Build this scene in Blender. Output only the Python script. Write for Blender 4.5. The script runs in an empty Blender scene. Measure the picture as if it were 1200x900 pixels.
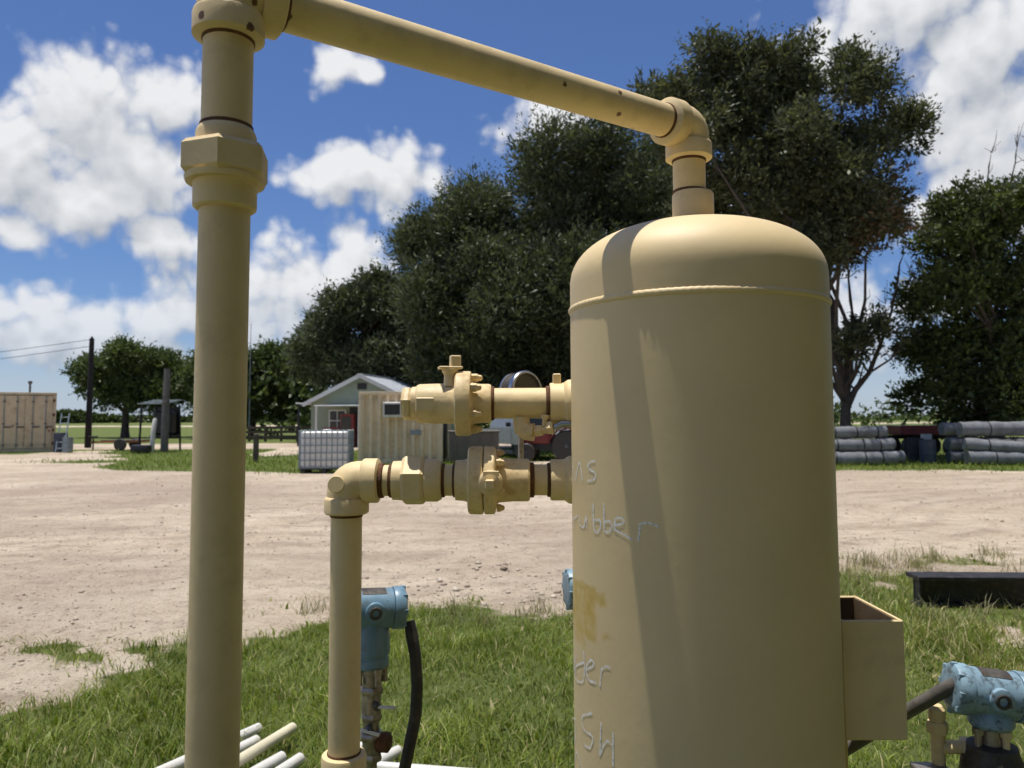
import bpy, bmesh, math, random
import numpy as np
from mathutils import Vector, Matrix, Quaternion

random.seed(7)
RNG = np.random.default_rng(11)
R = math.radians
scene = bpy.context.scene
COL = scene.collection

# ------------------------------------------------------------------ camera
cam_d = bpy.data.cameras.new("camera")
cam = bpy.data.objects.new("camera", cam_d)
COL.objects.link(cam)
cam.matrix_world = Matrix.Translation((0, 0, 1.45)) @ Matrix.Rotation(R(94.0), 4, 'X') @ Matrix.Rotation(R(-0.25), 4, 'Z')
cam_d.sensor_width = 36.0
cam_d.lens = 890 / 1200 * 36
cam_d.shift_y = -0.0186
cam_d.clip_start = 0.05
cam_d.clip_end = 6000
cam_d.dof.use_dof = True
cam_d.dof.focus_distance = 1.38
cam_d.dof.aperture_fstop = 8.5
scene.camera = cam

# ------------------------------------------------------------------ light
SUN_EL, SUN_BACK = 81.5, 15.0          # degrees above the horizon; degrees behind "straight left"
s_dir = Vector((-math.cos(R(SUN_EL)) * math.cos(R(SUN_BACK)), math.cos(R(SUN_EL)) * math.sin(R(SUN_BACK)), math.sin(R(SUN_EL))))
sun_d = bpy.data.lights.new("sun", 'SUN')
sun_d.energy = 5.0
sun_d.angle = R(0.53)
sun_d.color = (1.0, 0.95, 0.87)
sun = bpy.data.objects.new("sun", sun_d)
COL.objects.link(sun)
sun.rotation_mode = 'QUATERNION'
sun.rotation_quaternion = s_dir.to_track_quat('Z', 'Y')
sun.location = (-20, 15, 40)

scene.view_settings.view_transform = 'Standard'
scene.view_settings.look = 'None'
scene.view_settings.gamma = 1.0
scene.view_settings.exposure = 0.0
scene.view_settings.use_curve_mapping = False
scene.cycles.use_adaptive_sampling = True
scene.cycles.adaptive_threshold = 0.03
scene.cycles.max_bounces = 6
scene.cycles.diffuse_bounces = 3
scene.cycles.transparent_max_bounces = 6

# ------------------------------------------------------------------ node helper
class N:
    def __init__(self, tree):
        self.t = tree
    def new(self, typ, **kw):
        n = self.t.nodes.new(typ)
        for k, v in kw.items():
            setattr(n, k, v)
        return n
    def put(self, sock, v):
        if isinstance(v, bpy.types.NodeSocket):
            self.t.links.new(v, sock)
        else:
            sock.default_value = v
    def math(self, op, a, b=None, c=None, clamp=False):
        n = self.new('ShaderNodeMath', operation=op, use_clamp=clamp)
        self.put(n.inputs[0], a)
        if b is not None: self.put(n.inputs[1], b)
        if c is not None: self.put(n.inputs[2], c)
        return n.outputs[0]
    def vec(self, op, a, b=None):
        n = self.new('ShaderNodeVectorMath', operation=op)
        self.put(n.inputs[0], a)
        if b is not None: self.put(n.inputs[1], b)
        return n.outputs['Value'] if op in ('LENGTH', 'DISTANCE', 'DOT_PRODUCT') else n.outputs[0]
    def noise(self, vec, scale, detail=4.0, rough=0.55, dist=0.0, out='Fac', dim='3D'):
        n = self.new('ShaderNodeTexNoise', noise_dimensions=dim)
        if vec is not None: self.put(n.inputs['Vector'], vec)
        n.inputs['Scale'].default_value = scale
        n.inputs['Detail'].default_value = detail
        n.inputs['Roughness'].default_value = rough
        n.inputs['Distortion'].default_value = dist
        return n.outputs[out]
    def ramp(self, fac, lo, hi, a=0.0, b=1.0, smooth=True):
        n = self.new('ShaderNodeMapRange', interpolation_type='SMOOTHSTEP' if smooth else 'LINEAR')
        self.put(n.inputs[0], fac)
        n.inputs[1].default_value = lo; n.inputs[2].default_value = hi
        n.inputs[3].default_value = a; n.inputs[4].default_value = b
        return n.outputs[0]
    def mix(self, fac, a, b, blend='MIX'):
        n = self.new('ShaderNodeMix', data_type='RGBA', blend_type=blend)
        self.put(n.inputs[0], fac)
        self.put(n.inputs[6], a if isinstance(a, bpy.types.NodeSocket) else (*a, 1) if len(a) == 3 else a)
        self.put(n.inputs[7], b if isinstance(b, bpy.types.NodeSocket) else (*b, 1) if len(b) == 3 else b)
        return n.outputs[2]
    def xyz(self, v):
        n = self.new('ShaderNodeSeparateXYZ'); self.put(n.inputs[0], v); return n.outputs
    def comb(self, x, y, z):
        n = self.new('ShaderNodeCombineXYZ')
        self.put(n.inputs[0], x); self.put(n.inputs[1], y); self.put(n.inputs[2], z)
        return n.outputs[0]

# ------------------------------------------------------------------ world: clear blue sky with cumulus
BLOBS = [(-0.548, 0.36, 0.051, 0.046), (-0.504, 0.331, 0.084, 0.066), (-0.571, 0.284, 0.073, 0.057), (-0.467, 0.299, 0.073, 0.064), (-0.431, 0.361, 0.036, 0.038), (-0.51, 0.255, 0.096, 0.044), (-0.427, 0.211, 0.052, 0.038), (-0.584, 0.213, 0.024, 0.016), (-0.212, 0.209, 0.03, 0.041), (-0.265, 0.169, 0.074, 0.053), (-0.327, 0.118, 0.061, 0.061), (-0.548, 0.098, 0.091, 0.035), (-0.434, 0.124, 0.056, 0.037), (-0.47, 0.082, 0.081, 0.027), (-0.581, 0.124, 0.048, 0.022), (-0.179, 0.166, 0.033, 0.044), (-0.23, 0.303, 0.046, 0.03), (-0.164, 0.309, 0.069, 0.036), (-0.113, 0.303, 0.034, 0.025), (-0.235, 0.434, 0.026, 0.031), (-0.198, 0.437, 0.018, 0.018), (0.059, 0.377, 0.055, 0.034), (0.493, 0.446, 0.099, 0.054), (0.552, 0.39, 0.076, 0.076), (0.59, 0.312, 0.064, 0.056), (0.588, 0.276, 0.048, 0.032), (0.507, 0.135, 0.035, 0.026), (0.397, 0.42, 0.039, 0.03), (0.425, 0.121, 0.056, 0.047), (0.224, 0.174, 0.216, 0.097), (0.561, 0.225, 0.065, 0.049)]
SKY_STRENGTH = 0.08

def make_world():
    w = bpy.data.worlds.new("World")
    scene.world = w
    w.use_nodes = True
    t = w.node_tree
    t.nodes.clear()
    n = N(t)
    out = n.new('ShaderNodeOutputWorld')
    bg = n.new('ShaderNodeBackground')
    t.links.new(bg.outputs[0], out.inputs[0])
    bg.inputs[1].default_value = SKY_STRENGTH
    sky = n.new('ShaderNodeTexSky', sky_type='NISHITA')
    sky.sun_disc = False
    sky.sun_elevation = R(SUN_EL)
    sky.sun_rotation = math.atan2(s_dir.x, s_dir.y)
    sky.altitude = 50
    sky.air_density = 1.0
    sky.dust_density = 0.6
    sky.ozone_density = 2.0
    # cloud density group in (azimuth, elevation)
    g = bpy.data.node_groups.new("cloud_density", 'ShaderNodeTree')
    g.interface.new_socket("P", in_out='INPUT', socket_type='NodeSocketVector')
    g.interface.new_socket("D", in_out='OUTPUT', socket_type='NodeSocketFloat')
    m = N(g)
    gi = m.new('NodeGroupInput'); go = m.new('NodeGroupOutput')
    P = gi.outputs[0]
    warp = m.noise(P, 9.0, 2.0, 0.5, out='Color', dim='2D')
    wv = m.vec('SUBTRACT', warp, (0.5, 0.5, 0.5))
    wv = m.vec('MULTIPLY', wv, (0.05, 0.035, 0.0))
    Pw = m.vec('ADD', P, wv)
    acc = None
    for (a, e, ra, re) in BLOBS:
        q = m.vec('SUBTRACT', Pw, (a, e, 0))
        q = m.vec('MULTIPLY', q, (0.80 / ra, 0.80 / re, 0))
        f = m.math('SUBTRACT', 1.0, m.vec('LENGTH', q))
        acc = f if acc is None else m.math('SMOOTH_MAX', acc, f, 0.25)
    acc = m.math('MAXIMUM', acc, -0.9)
    # the rest of the sky, beyond the picture: the same cumulus, scattered
    sx = m.xyz(P)
    away = m.math('MAXIMUM', m.ramp(m.math('ABSOLUTE', sx[0]), 0.66, 0.85), m.ramp(sx[1], 0.5, 0.62))
    gen = m.math('MULTIPLY_ADD', m.noise(P, 3.2, 2.0, 0.5, dim='2D'), 5.0, -3.0)
    gen = m.math('SUBTRACT', gen, m.math('MULTIPLY', m.math('SUBTRACT', 1.0, away), 6.0))
    acc = m.math('MAXIMUM', acc, gen)
    big = m.noise(P, 14.0, 7.0, 0.53, dim='2D')
    vo = m.new('ShaderNodeTexVoronoi', feature='F1', voronoi_dimensions='2D')
    m.put(vo.inputs['Vector'], Pw)
    vo.inputs['Scale'].default_value = 42.0
    vo.inputs['Detail'].default_value = 0.0
    puff = m.math('SUBTRACT', 0.55, vo.outputs['Distance'])
    d = m.math('MULTIPLY_ADD', m.math('SUBTRACT', big, 0.5), 1.75, acc)
    d = m.math('MULTIPLY_ADD', puff, 0.50, d)
    m.put(go.inputs[0], d)
    # evaluate
    tc = n.new('ShaderNodeTexCoord')
    v = n.vec('NORMALIZE', tc.outputs['Generated'])
    xyz = n.xyz(v)
    az = n.math('ARCTAN2', xyz[0], xyz[1])
    el = n.math('ARCSINE', xyz[2])
    P = n.comb(az, el, 0.0)
    def dens(p):
        k = n.new('ShaderNodeGroup'); k.node_tree = g
        n.put(k.inputs[0], p); return k.outputs[0]
    d0 = dens(P)
    d1 = dens(n.vec('ADD', P, (-0.012, 0.032, 0)))
    alpha = n.math('MULTIPLY', n.ramp(d0, -0.14, 0.62), n.ramp(el, 0.04, 0.20, 0.72, 1.0))
    lit = n.math('MULTIPLY_ADD', n.math('SUBTRACT', d0, d1), 0.60, 0.66)
    thick = n.ramp(d0, 0.5, 1.9, 0.0, 0.30)
    lit = n.math('SUBTRACT', lit, thick, clamp=True)
    k = 1.0 / SKY_STRENGTH
    cloud = n.mix(lit, (0.36 * k, 0.40 * k, 0.46 * k), (0.84 * k, 0.85 * k, 0.87 * k))
    tint = n.mix(1.0, sky.outputs[0], (0.74, 0.93, 1.30), 'MULTIPLY')
    low = n.ramp(el, 0.0, 0.14, 0.55, 0.0)
    tint = n.mix(low, tint, (0.60 * k, 0.68 * k, 0.80 * k))
    below = n.ramp(el, -0.02, 0.0)
    alpha = n.math('MULTIPLY', alpha, below)
    colr = n.mix(alpha, tint, cloud)
    n.put(bg.inputs[0], colr)
    w.cycles.sampling_method = 'MANUAL'
    w.cycles.sample_map_resolution = 512
make_world()

# ------------------------------------------------------------------ materials
MATS = {}
def principled(name):
    m = bpy.data.materials.new(name)
    m.use_nodes = True
    n = N(m.node_tree)
    b = m.node_tree.nodes['Principled BSDF']
    MATS[name] = m
    return m, n, b

def surf(name, col, rough=0.5, metal=0.0, var=0.12, scale=6.0, dirt=None, dirt_amt=0.0, bump=0.0, bump_scale=60.0, spec=0.5, spots=None, spot_amt=0.0, spot_scale=9.0, spot_r=0.13, coat=0.0):
    m, n, b = principled(name)
    tc = n.new('ShaderNodeTexCoord').outputs['Object']
    f = n.noise(tc, scale, 6.0, 0.6)
    lo = tuple(c * (1 - var) for c in col); hi = tuple(min(1, c * (1 + var)) for c in col)
    c = n.mix(n.ramp(f, 0.3, 0.7), lo, hi)
    if dirt is not None:
        f2 = n.noise(tc, scale * 2.7, 8.0, 0.65)
        c = n.mix(n.math('MULTIPLY', n.ramp(f2, 0.48, 0.7), dirt_amt), c, dirt)
    if spots is not None:
        v = n.new('ShaderNodeTexVoronoi'); n.put(v.inputs['Vector'], tc); v.inputs['Scale'].default_value = spot_scale
        f3 = n.math('ADD', v.outputs['Distance'], n.math('MULTIPLY', n.noise(tc, spot_scale * 9, 3.0), 0.18))
        pick = n.ramp(n.xyz(v.outputs['Color'])[0], 0.40, 0.45)
        msk = n.math('MULTIPLY', n.ramp(f3, spot_r, spot_r + 0.04, 1.0, 0.0), pick)
        c = n.mix(n.math('MULTIPLY', msk, spot_amt), c, spots)
    n.put(b.inputs['Base Color'], c)
    n.put(b.inputs['Roughness'], n.ramp(f, 0.2, 0.8, max(0.03, rough - 0.08), min(1, rough + 0.08)))
    b.inputs['Metallic'].default_value = metal
    b.inputs['Specular IOR Level'].default_value = spec
    b.inputs['Coat Weight'].default_value = coat
    if bump > 0:
        bp = n.new('ShaderNodeBump'); bp.inputs['Strength'].default_value = bump; bp.inputs['Distance'].default_value = 0.01
        n.put(bp.inputs['Height'], n.noise(tc, bump_scale, 5.0, 0.6))
        n.put(b.inputs['Normal'], bp.outputs[0])
    return m

CREAM = (0.75, 0.585, 0.315)
M_pipe = surf('cream_paint', CREAM, 0.56, var=0.05, scale=7, dirt=(0.36, 0.26, 0.12), dirt_amt=0.22, bump=0.06, bump_scale=90)
M_pipe_rust = surf('cream_paint_chipped', CREAM, 0.56, var=0.05, scale=7, dirt=(0.36, 0.26, 0.12), dirt_amt=0.25, bump=0.06, bump_scale=90,
                   spots=(0.10, 0.035, 0.012), spot_amt=0.95, spot_scale=27, spot_r=0.21)
M_valve = surf('cream_paint_stained', CREAM, 0.56, var=0.08, scale=14, dirt=(0.40, 0.22, 0.075), dirt_amt=0.5, bump=0.12, bump_scale=120, spots=(0.12, 0.05, 0.02), spot_amt=0.8, spot_scale=30)
M_primer = surf('brown_primer', (0.17, 0.115, 0.065), 0.7, var=0.3, scale=12)
M_rust = surf('rusty_thread', (0.13, 0.055, 0.02), 0.85, var=0.4, scale=40, bump=0.5, bump_scale=200)
M_blue = surf('blue_enamel', (0.15, 0.265, 0.36), 0.38, var=0.10, scale=20, dirt=(0.12, 0.12, 0.11), dirt_amt=0.5, spots=(0.05, 0.05, 0.05), spot_amt=0.8, spot_scale=45)
M_bluechip = surf('blue_enamel_worn', (0.23, 0.35, 0.43), 0.45, var=0.15, scale=30, dirt=(0.06, 0.07, 0.07), dirt_amt=0.95, spots=(0.62, 0.66, 0.68), spot_amt=0.9, spot_scale=60)
M_steel = surf('dull_steel', (0.34, 0.31, 0.27), 0.45, 0.85, var=0.3, scale=25, dirt=(0.12, 0.08, 0.05), dirt_amt=0.6)
M_darksteel = surf('grimy_steel', (0.075, 0.068, 0.06), 0.6, 0.4, var=0.4, scale=30, dirt=(0.16, 0.11, 0.07), dirt_amt=0.5, bump=0.3)
M_chrome = surf('chrome', (0.45, 0.46, 0.47), 0.30, 1.0, var=0.05)
M_black = surf('black_rubber', (0.028, 0.026, 0.024), 0.55, var=0.3, scale=15, dirt=(0.10, 0.085, 0.065), dirt_amt=0.5)
M_conduit = surf('grey_conduit', (0.11, 0.10, 0.085), 0.5, var=0.25, scale=25, dirt=(0.2, 0.17, 0.12), dirt_amt=0.4)
M_glass = surf('dark_glass', (0.012, 0.014, 0.013), 0.06, var=0.2)
M_dial = surf('gauge_back', (0.055, 0.052, 0.036), 0.3, var=0.2)
M_pvc = surf('white_pvc', (0.64, 0.63, 0.58), 0.4, var=0.05, scale=5, dirt=(0.42, 0.36, 0.25), dirt_amt=0.35)
M_pvc2 = surf('aged_pvc', (0.70, 0.64, 0.45), 0.45, var=0.07, scale=5, dirt=(0.36, 0.3, 0.18), dirt_amt=0.4)
M_beam = surf('black_beam_paint', (0.022, 0.021, 0.026), 0.5, var=0.3, scale=8, dirt=(0.12, 0.10, 0.085), dirt_amt=0.5, bump=0.1)
M_cont = surf('sand_container_paint', (0.58, 0.48, 0.32), 0.6, var=0.10, scale=1.2, dirt=(0.30, 0.20, 0.11), dirt_amt=0.5, spots=(0.16, 0.07, 0.03), spot_amt=0.8, spot_scale=0.9)
M_office = surf('tan_container_paint', (0.76, 0.61, 0.41), 0.6, var=0.07, scale=1.5, dirt=(0.34, 0.26, 0.17), dirt_amt=0.4)
M_ac = surf('pale_ac_case', (0.62, 0.60, 0.54), 0.5, var=0.05)
M_dark = surf('dark_void_paint', (0.022, 0.022, 0.024), 0.6, var=0.3)
M_house = surf('grey_green_siding', (0.27, 0.31, 0.235), 0.7, var=0.06, scale=2)
M_trim = surf('white_trim', (0.72, 0.72, 0.70), 0.5, var=0.05)
M_roof = surf('galvanised_roof', (0.62, 0.65, 0.68), 0.45, 0.25, var=0.08, scale=1.5)
M_red = surf('faded_red_paint', (0.20, 0.026, 0.024), 0.45, var=0.25, scale=5, dirt=(0.10, 0.04, 0.03), dirt_amt=0.5)
M_wood = surf('weathered_wood', (0.11, 0.085, 0.065), 0.85, var=0.35, scale=5, bump=0.4, bump_scale=20)
M_poledark = surf('creosote_pole', (0.016, 0.014, 0.013), 0.85, var=0.3, scale=5)
M_greypost = surf('grey_post_wood', (0.13, 0.125, 0.115), 0.85, var=0.25, scale=5)
M_bark = surf('bark', (0.075, 0.06, 0.047), 0.9, var=0.4, scale=4, bump=0.8, bump_scale=9)
M_roll = surf('grey_roll', (0.17, 0.18, 0.195), 0.8, var=0.3, scale=3.5, dirt=(0.30, 0.29, 0.27), dirt_amt=0.4, bump=0.25, bump_scale=12)
M_bluedrum = surf('blue_drum', (0.05, 0.06, 0.09), 0.5, var=0.25, scale=4)
M_tote = surf('translucent_poly', (0.72, 0.74, 0.73), 0.4, var=0.05, scale=2)
M_galv = surf('galvanised_bar', (0.24, 0.29, 0.31), 0.45, 0.5, var=0.1)
M_tarp = surf('black_tarp', (0.012, 0.012, 0.014), 0.5, var=0.3)
M_silver = surf('silver_truck_paint', (0.30, 0.32, 0.34), 0.3, 0.3, var=0.04)
M_rustorange = surf('rusty_orange', (0.30, 0.11, 0.04), 0.7, var=0.3, scale=3)
M_concrete = surf('concrete_pad', (0.40, 0.37, 0.32), 0.85, var=0.12, scale=3, bump=0.3)
M_wire = surf('wire', (0.05, 0.05, 0.055), 0.6)

def chalk_mat():
    m, n, b = principled('chalk')
    b.inputs['Base Color'].default_value = (0.88, 0.86, 0.80, 1)
    b.inputs['Roughness'].default_value = 0.9
    tc = n.new('ShaderNodeTexCoord').outputs['Object']
    f = n.ramp(n.noise(tc, 160, 5, 0.7), 0.28, 0.55, 0.3, 0.95)
    n.put(b.inputs['Alpha'], f)
    return m
M_chalk = chalk_mat()

def tank_mat():
    """cream paint with a yellow residue patch at the place a label was"""
    m, n, b = principled('tank_cream_paint')
    tc = n.new('ShaderNodeTexCoord').outputs['Object']
    o = n.xyz(tc)
    th = n.math('ARCTAN2', n.math('MULTIPLY', o[1], -1.0), n.math('MULTIPLY', o[0], -1.0))   # 0 at -x, + towards -y side
    f = n.noise(tc, 5.0, 6.0, 0.6)
    c = n.mix(n.ramp(f, 0.3, 0.7), tuple(k * 0.96 for k in CREAM), tuple(k * 1.04 for k in CREAM))
    # faint horizontal brush streaks
    st = n.noise(n.vec('MULTIPLY', tc, (3.0, 3.0, 130.0)), 1.0, 3.0, 0.6)
    c = n.mix(n.ramp(st, 0.45, 0.75, 0.0, 0.10), c, (0.74, 0.63, 0.42))
    # residue
    wob = n.math('MULTIPLY', n.math('SUBTRACT', n.noise(tc, 55, 5, 0.65), 0.5), 0.05)
    def box(t0, t1, z0, z1):
        a = n.ramp(n.math('ADD', th, wob), t0 - .03, t0 + .03); a2 = n.ramp(n.math('ADD', th, wob), t1 - .03, t1 + .03, 1.0, 0.0)
        zz = n.math('ADD', o[2], n.math('MULTIPLY', wob, 0.5))
        e = n.ramp(zz, z0 - .006, z0 + .006); e2 = n.ramp(zz, z1 - .006, z1 + .006, 1.0, 0.0)
        return n.math('MULTIPLY', n.math('MULTIPLY', a, a2), n.math('MULTIPLY', e, e2))
    k1 = box(-0.10, 0.50, 1.075, 1.165)
    k2 = n.math('MULTIPLY', box(0.44, 0.62, 1.138, 1.158), 0.9)
    k3 = n.math('MULTIPLY', box(0.58, 0.66, 1.085, 1.095), 0.9)
    k4 = n.math('MULTIPLY', box(-0.10, 0.34, 1.055, 1.08), 0.6)
    msk = n.math('MAXIMUM', n.math('MAXIMUM', k1, k2), n.math('MAXIMUM', k3, k4))
    blot = n.ramp(n.noise(tc, 38, 6, 0.7), 0.30, 0.62, 0.25, 0.95)
    c = n.mix(n.math('MULTIPLY', msk, blot), c, (0.62, 0.42, 0.09))
    # scuffs
    v = n.noise(n.vec('MULTIPLY', tc, (1, 1, 0.35)), 46, 7, 0.75)
    c = n.mix(n.ramp(v, 0.72, 0.78, 0.0, 0.35), c, (0.33, 0.26, 0.15))
    n.put(b.inputs['Base Color'], c)
    n.put(b.inputs['Roughness'], n.ramp(f, 0.2, 0.8, 0.50, 0.60))
    bp = n.new('ShaderNodeBump'); bp.inputs['Strength'].default_value = 0.03; bp.inputs['Distance'].default_value = 0.01
    n.put(bp.inputs['Height'], n.noise(tc, 60, 5.0, 0.6)); n.put(b.inputs['Normal'], bp.outputs[0])
    return m
M_tank = tank_mat()

def leaf_mat(name, dark, light, dry=None):
    m = bpy.data.materials.new(name); m.use_nodes = True
    n = N(m.node_tree); b = m.node_tree.nodes['Principled BSDF']
    out = m.node_tree.nodes['Material Output']
    a = n.new('ShaderNodeAttribute', attribute_name='rnd').outputs['Fac']
    c = n.mix(n.ramp(a, 0.0, 0.85, smooth=False), dark, light)
    if dry is not None:
        c = n.mix(n.ramp(a, 0.88, 0.96), c, dry)
    n.put(b.inputs['Base Color'], c)
    b.inputs['Roughness'].default_value = 0.5
    b.inputs['Specular IOR Level'].default_value = 0.3
    tr = n.new('ShaderNodeBsdfTranslucent'); n.put(tr.inputs[0], n.mix(1.0, c, (1.1, 1.15, 0.6), 'MULTIPLY'))
    mx = n.new('ShaderNodeMixShader'); mx.inputs[0].default_value = 0.28
    m.node_tree.links.new(b.outputs[0], mx.inputs[1]); m.node_tree.links.new(tr.outputs[0], mx.inputs[2])
    m.node_tree.links.new(mx.outputs[0], out.inputs[0])
    return m
M_oak = leaf_mat('oak_leaf', (0.030, 0.042, 0.022), (0.125, 0.150, 0.080))
M_tall = leaf_mat('tall_tree_leaf', (0.032, 0.042, 0.022), (0.140, 0.155, 0.080), (0.17, 0.11, 0.065))
M_right = leaf_mat('right_tree_leaf', (0.026, 0.040, 0.015), (0.115, 0.15, 0.045))
M_far = leaf_mat('far_tree_leaf', (0.042, 0.062, 0.022), (0.13, 0.17, 0.055))
M_grassblade = leaf_mat('grass_blade', (0.088, 0.130, 0.016), (0.275, 0.345, 0.058), (0.54, 0.46, 0.25))
M_dryweed = leaf_mat('dry_weed', (0.14, 0.16, 0.06), (0.40, 0.36, 0.20))

# ------------------------------------------------------------------ mesh builder
ORIG = {}
class MB:
    """collects shapes in world space; build() links them as one mesh object under a parent"""
    def __init__(self):
        self.v = []; self.f = []
    def add(self, vs, fs, M=None):
        o = len(self.v)
        for p in vs:
            p = Vector(p)
            self.v.append(M @ p if M is not None else p)
        for f in fs: self.f.append([i + o for i in f])
        return self
    def lathe(self, prof, M=None, seg=32, cap=True):
        vs, fs = [], []
        for r, h in prof:
            for i in range(seg):
                a = 2 * math.pi * i / seg
                vs.append((r * math.cos(a), r * math.sin(a), h))
        for k in range(len(prof) - 1):
            for i in range(seg):
                j = (i + 1) % seg
                fs.append([k * seg + i, k * seg + j, (k + 1) * seg + j, (k + 1) * seg + i])
        if cap:
            fs.append(list(range(seg))[::-1]); fs.append([(len(prof) - 1) * seg + i for i in range(seg)])
        return self.add(vs, fs, M)
    def box(self, c, s, M=None, bevel=0.0, segs=1):
        bm = bmesh.new()
        bmesh.ops.create_cube(bm, size=1.0)
        for v in bm.verts: v.co = Vector((c[0] + v.co.x * s[0], c[1] + v.co.y * s[1], c[2] + v.co.z * s[2]))
        if bevel > 0: bmesh.ops.bevel(bm, geom=bm.edges[:], offset=bevel, segments=segs, affect='EDGES', profile=0.6)
        bm.verts.index_update()
        self.add([v.co.copy() for v in bm.verts], [[v.index for v in f.verts] for f in bm.faces], M)
        bm.free(); return self
    def sweep(self, pts, radii, seg=20, cap=True, M=None):
        pts = [Vector(p) for p in pts]
        if not isinstance(radii, (list, tuple)): radii = [radii] * len(pts)
        T = []
        for i in range(len(pts)):
            a = pts[max(0, i - 1)]; b = pts[min(len(pts) - 1, i + 1)]
            d = (b - a)
            T.append(d.normalized() if d.length > 1e-9 else Vector((0, 0, 1)))
        u = T[0].orthogonal().normalized()
        vs, fs = [], []
        for i, p in enumerate(pts):
            if i: u = (u - T[i] * u.dot(T[i])).normalized()
            w = T[i].cross(u)
            for k in range(seg):
                a = 2 * math.pi * k / seg
                vs.append(p + (u * math.cos(a) + w * math.sin(a)) * radii[i])
        for i in range(len(pts) - 1):
            for k in range(seg):
                j = (k + 1) % seg
                fs.append([i * seg + k, i * seg + j, (i + 1) * seg + j, (i + 1) * seg + k])
        if cap:
            fs.append(list(range(seg))[::-1]); fs.append([(len(pts) - 1) * seg + k for k in range(seg)])
        return self.add(vs, fs, M)
    def build(self, name, mat, parent=None, angle=35, smooth=True, kind=None):
        o3 = Vector((0, 0, 0))
        if parent is not None: o3 = ORIG[parent]
        me = bpy.data.meshes.new(name)
        me.from_pydata([tuple(v - o3) for v in self.v], [], self.f)
        me.materials.append(mat)
        if smooth:
            me.polygons.foreach_set('use_smooth', [True] * len(me.polygons))
            me.set_sharp_from_angle(angle=R(angle))
        me.validate(); me.update()
        ob = bpy.data.objects.new(name, me)
        COL.objects.link(ob)
        if parent is not None: ob.parent = parent
        ORIG[ob] = o3
        if kind: ob['kind'] = kind
        return ob
    def solo(self, name, mat, origin, label, cat, group=None, **kw):
        """a thing that is a single mesh, with its origin at its base"""
        o3 = Vector(origin)
        self.v = [v - o3 for v in self.v]
        ob = self.build(name, mat, **kw); ob.location = o3
        ORIG[ob] = o3
        tag(ob, label, cat, group); return ob

def tag(o, label, cat=None, group=None):
    o['label'] = label
    if cat: o['category'] = cat
    if group: o['group'] = group
    return o
def thing(name, loc, label, cat, group=None):
    o = bpy.data.objects.new(name, None)
    o.empty_display_size = 0.1
    COL.objects.link(o); o.location = loc; ORIG[o] = Vector(loc)
    return tag(o, label, cat, group)
def copy_part(src, parent, delta):
    """another piece that shares the mesh of src, shifted by delta"""
    c = src.copy(); COL.objects.link(c); c.parent = parent
    c.location = src.location + Vector(delta); ORIG[c] = ORIG[src]
    return c
def frame(origin, z, x=None):
    z = Vector(z).normalized()
    x = Vector(x) if x is not None else z.orthogonal()
    x = (x - z * x.dot(z)).normalized(); y = z.cross(x)
    M = Matrix((x, y, z)).transposed().to_4x4(); M.translation = Vector(origin)
    return M
def np_mesh(name, V, F, mat, rnd=None, smooth=False):
    me = bpy.data.meshes.new(name)
    n, k = F.shape
    me.vertices.add(len(V)); me.vertices.foreach_set('co', np.asarray(V, np.float32).ravel())
    me.loops.add(n * k); me.loops.foreach_set('vertex_index', F.astype(np.int32).ravel())
    me.polygons.add(n); me.polygons.foreach_set('loop_start', np.arange(0, n * k, k, dtype=np.int32))
    me.update(calc_edges=True)
    if rnd is not None:
        a = me.attributes.new('rnd', 'FLOAT', 'POINT'); a.data.foreach_set('value', np.asarray(rnd, np.float32))
    if smooth: me.polygons.foreach_set('use_smooth', [True] * n)
    me.materials.append(mat); me.update()
    ob = bpy.data.objects.new(name, me); COL.objects.link(ob)
    ORIG[ob] = Vector((0, 0, 0))
    return ob

# ------------------------------------------------------------------ numpy value noise
def _hash(ix, iy, s):
    h = (ix.astype(np.int64) * 374761393 + iy.astype(np.int64) * 668265263 + s * 1442695041) & 0xFFFFFFFF
    h = ((h ^ (h >> 13)) * 1274126177) & 0xFFFFFFFF
    return ((h ^ (h >> 16)) & 0xFFFF) / 65535.0
def vnoise(x, y, s=0):
    ix = np.floor(x); iy = np.floor(y); fx = x - ix; fy = y - iy
    fx = fx * fx * (3 - 2 * fx); fy = fy * fy * (3 - 2 * fy)
    a = _hash(ix, iy, s); b = _hash(ix + 1, iy, s); c = _hash(ix, iy + 1, s); d = _hash(ix + 1, iy + 1, s)
    return (a * (1 - fx) + b * fx) * (1 - fy) + (c * (1 - fx) + d * fx) * fy
def fbm(x, y, o=4, s=0):
    t = np.zeros_like(x); a = 0.5; n = 0
    for k in range(o):
        t += a * vnoise(x * 2 ** k, y * 2 ** k, s + k); n += a; a *= 0.5
    return t / n
def sstep(a, b, x):
    t = np.clip((x - a) / (b - a), 0, 1); return t * t * (3 - 2 * t)

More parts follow.
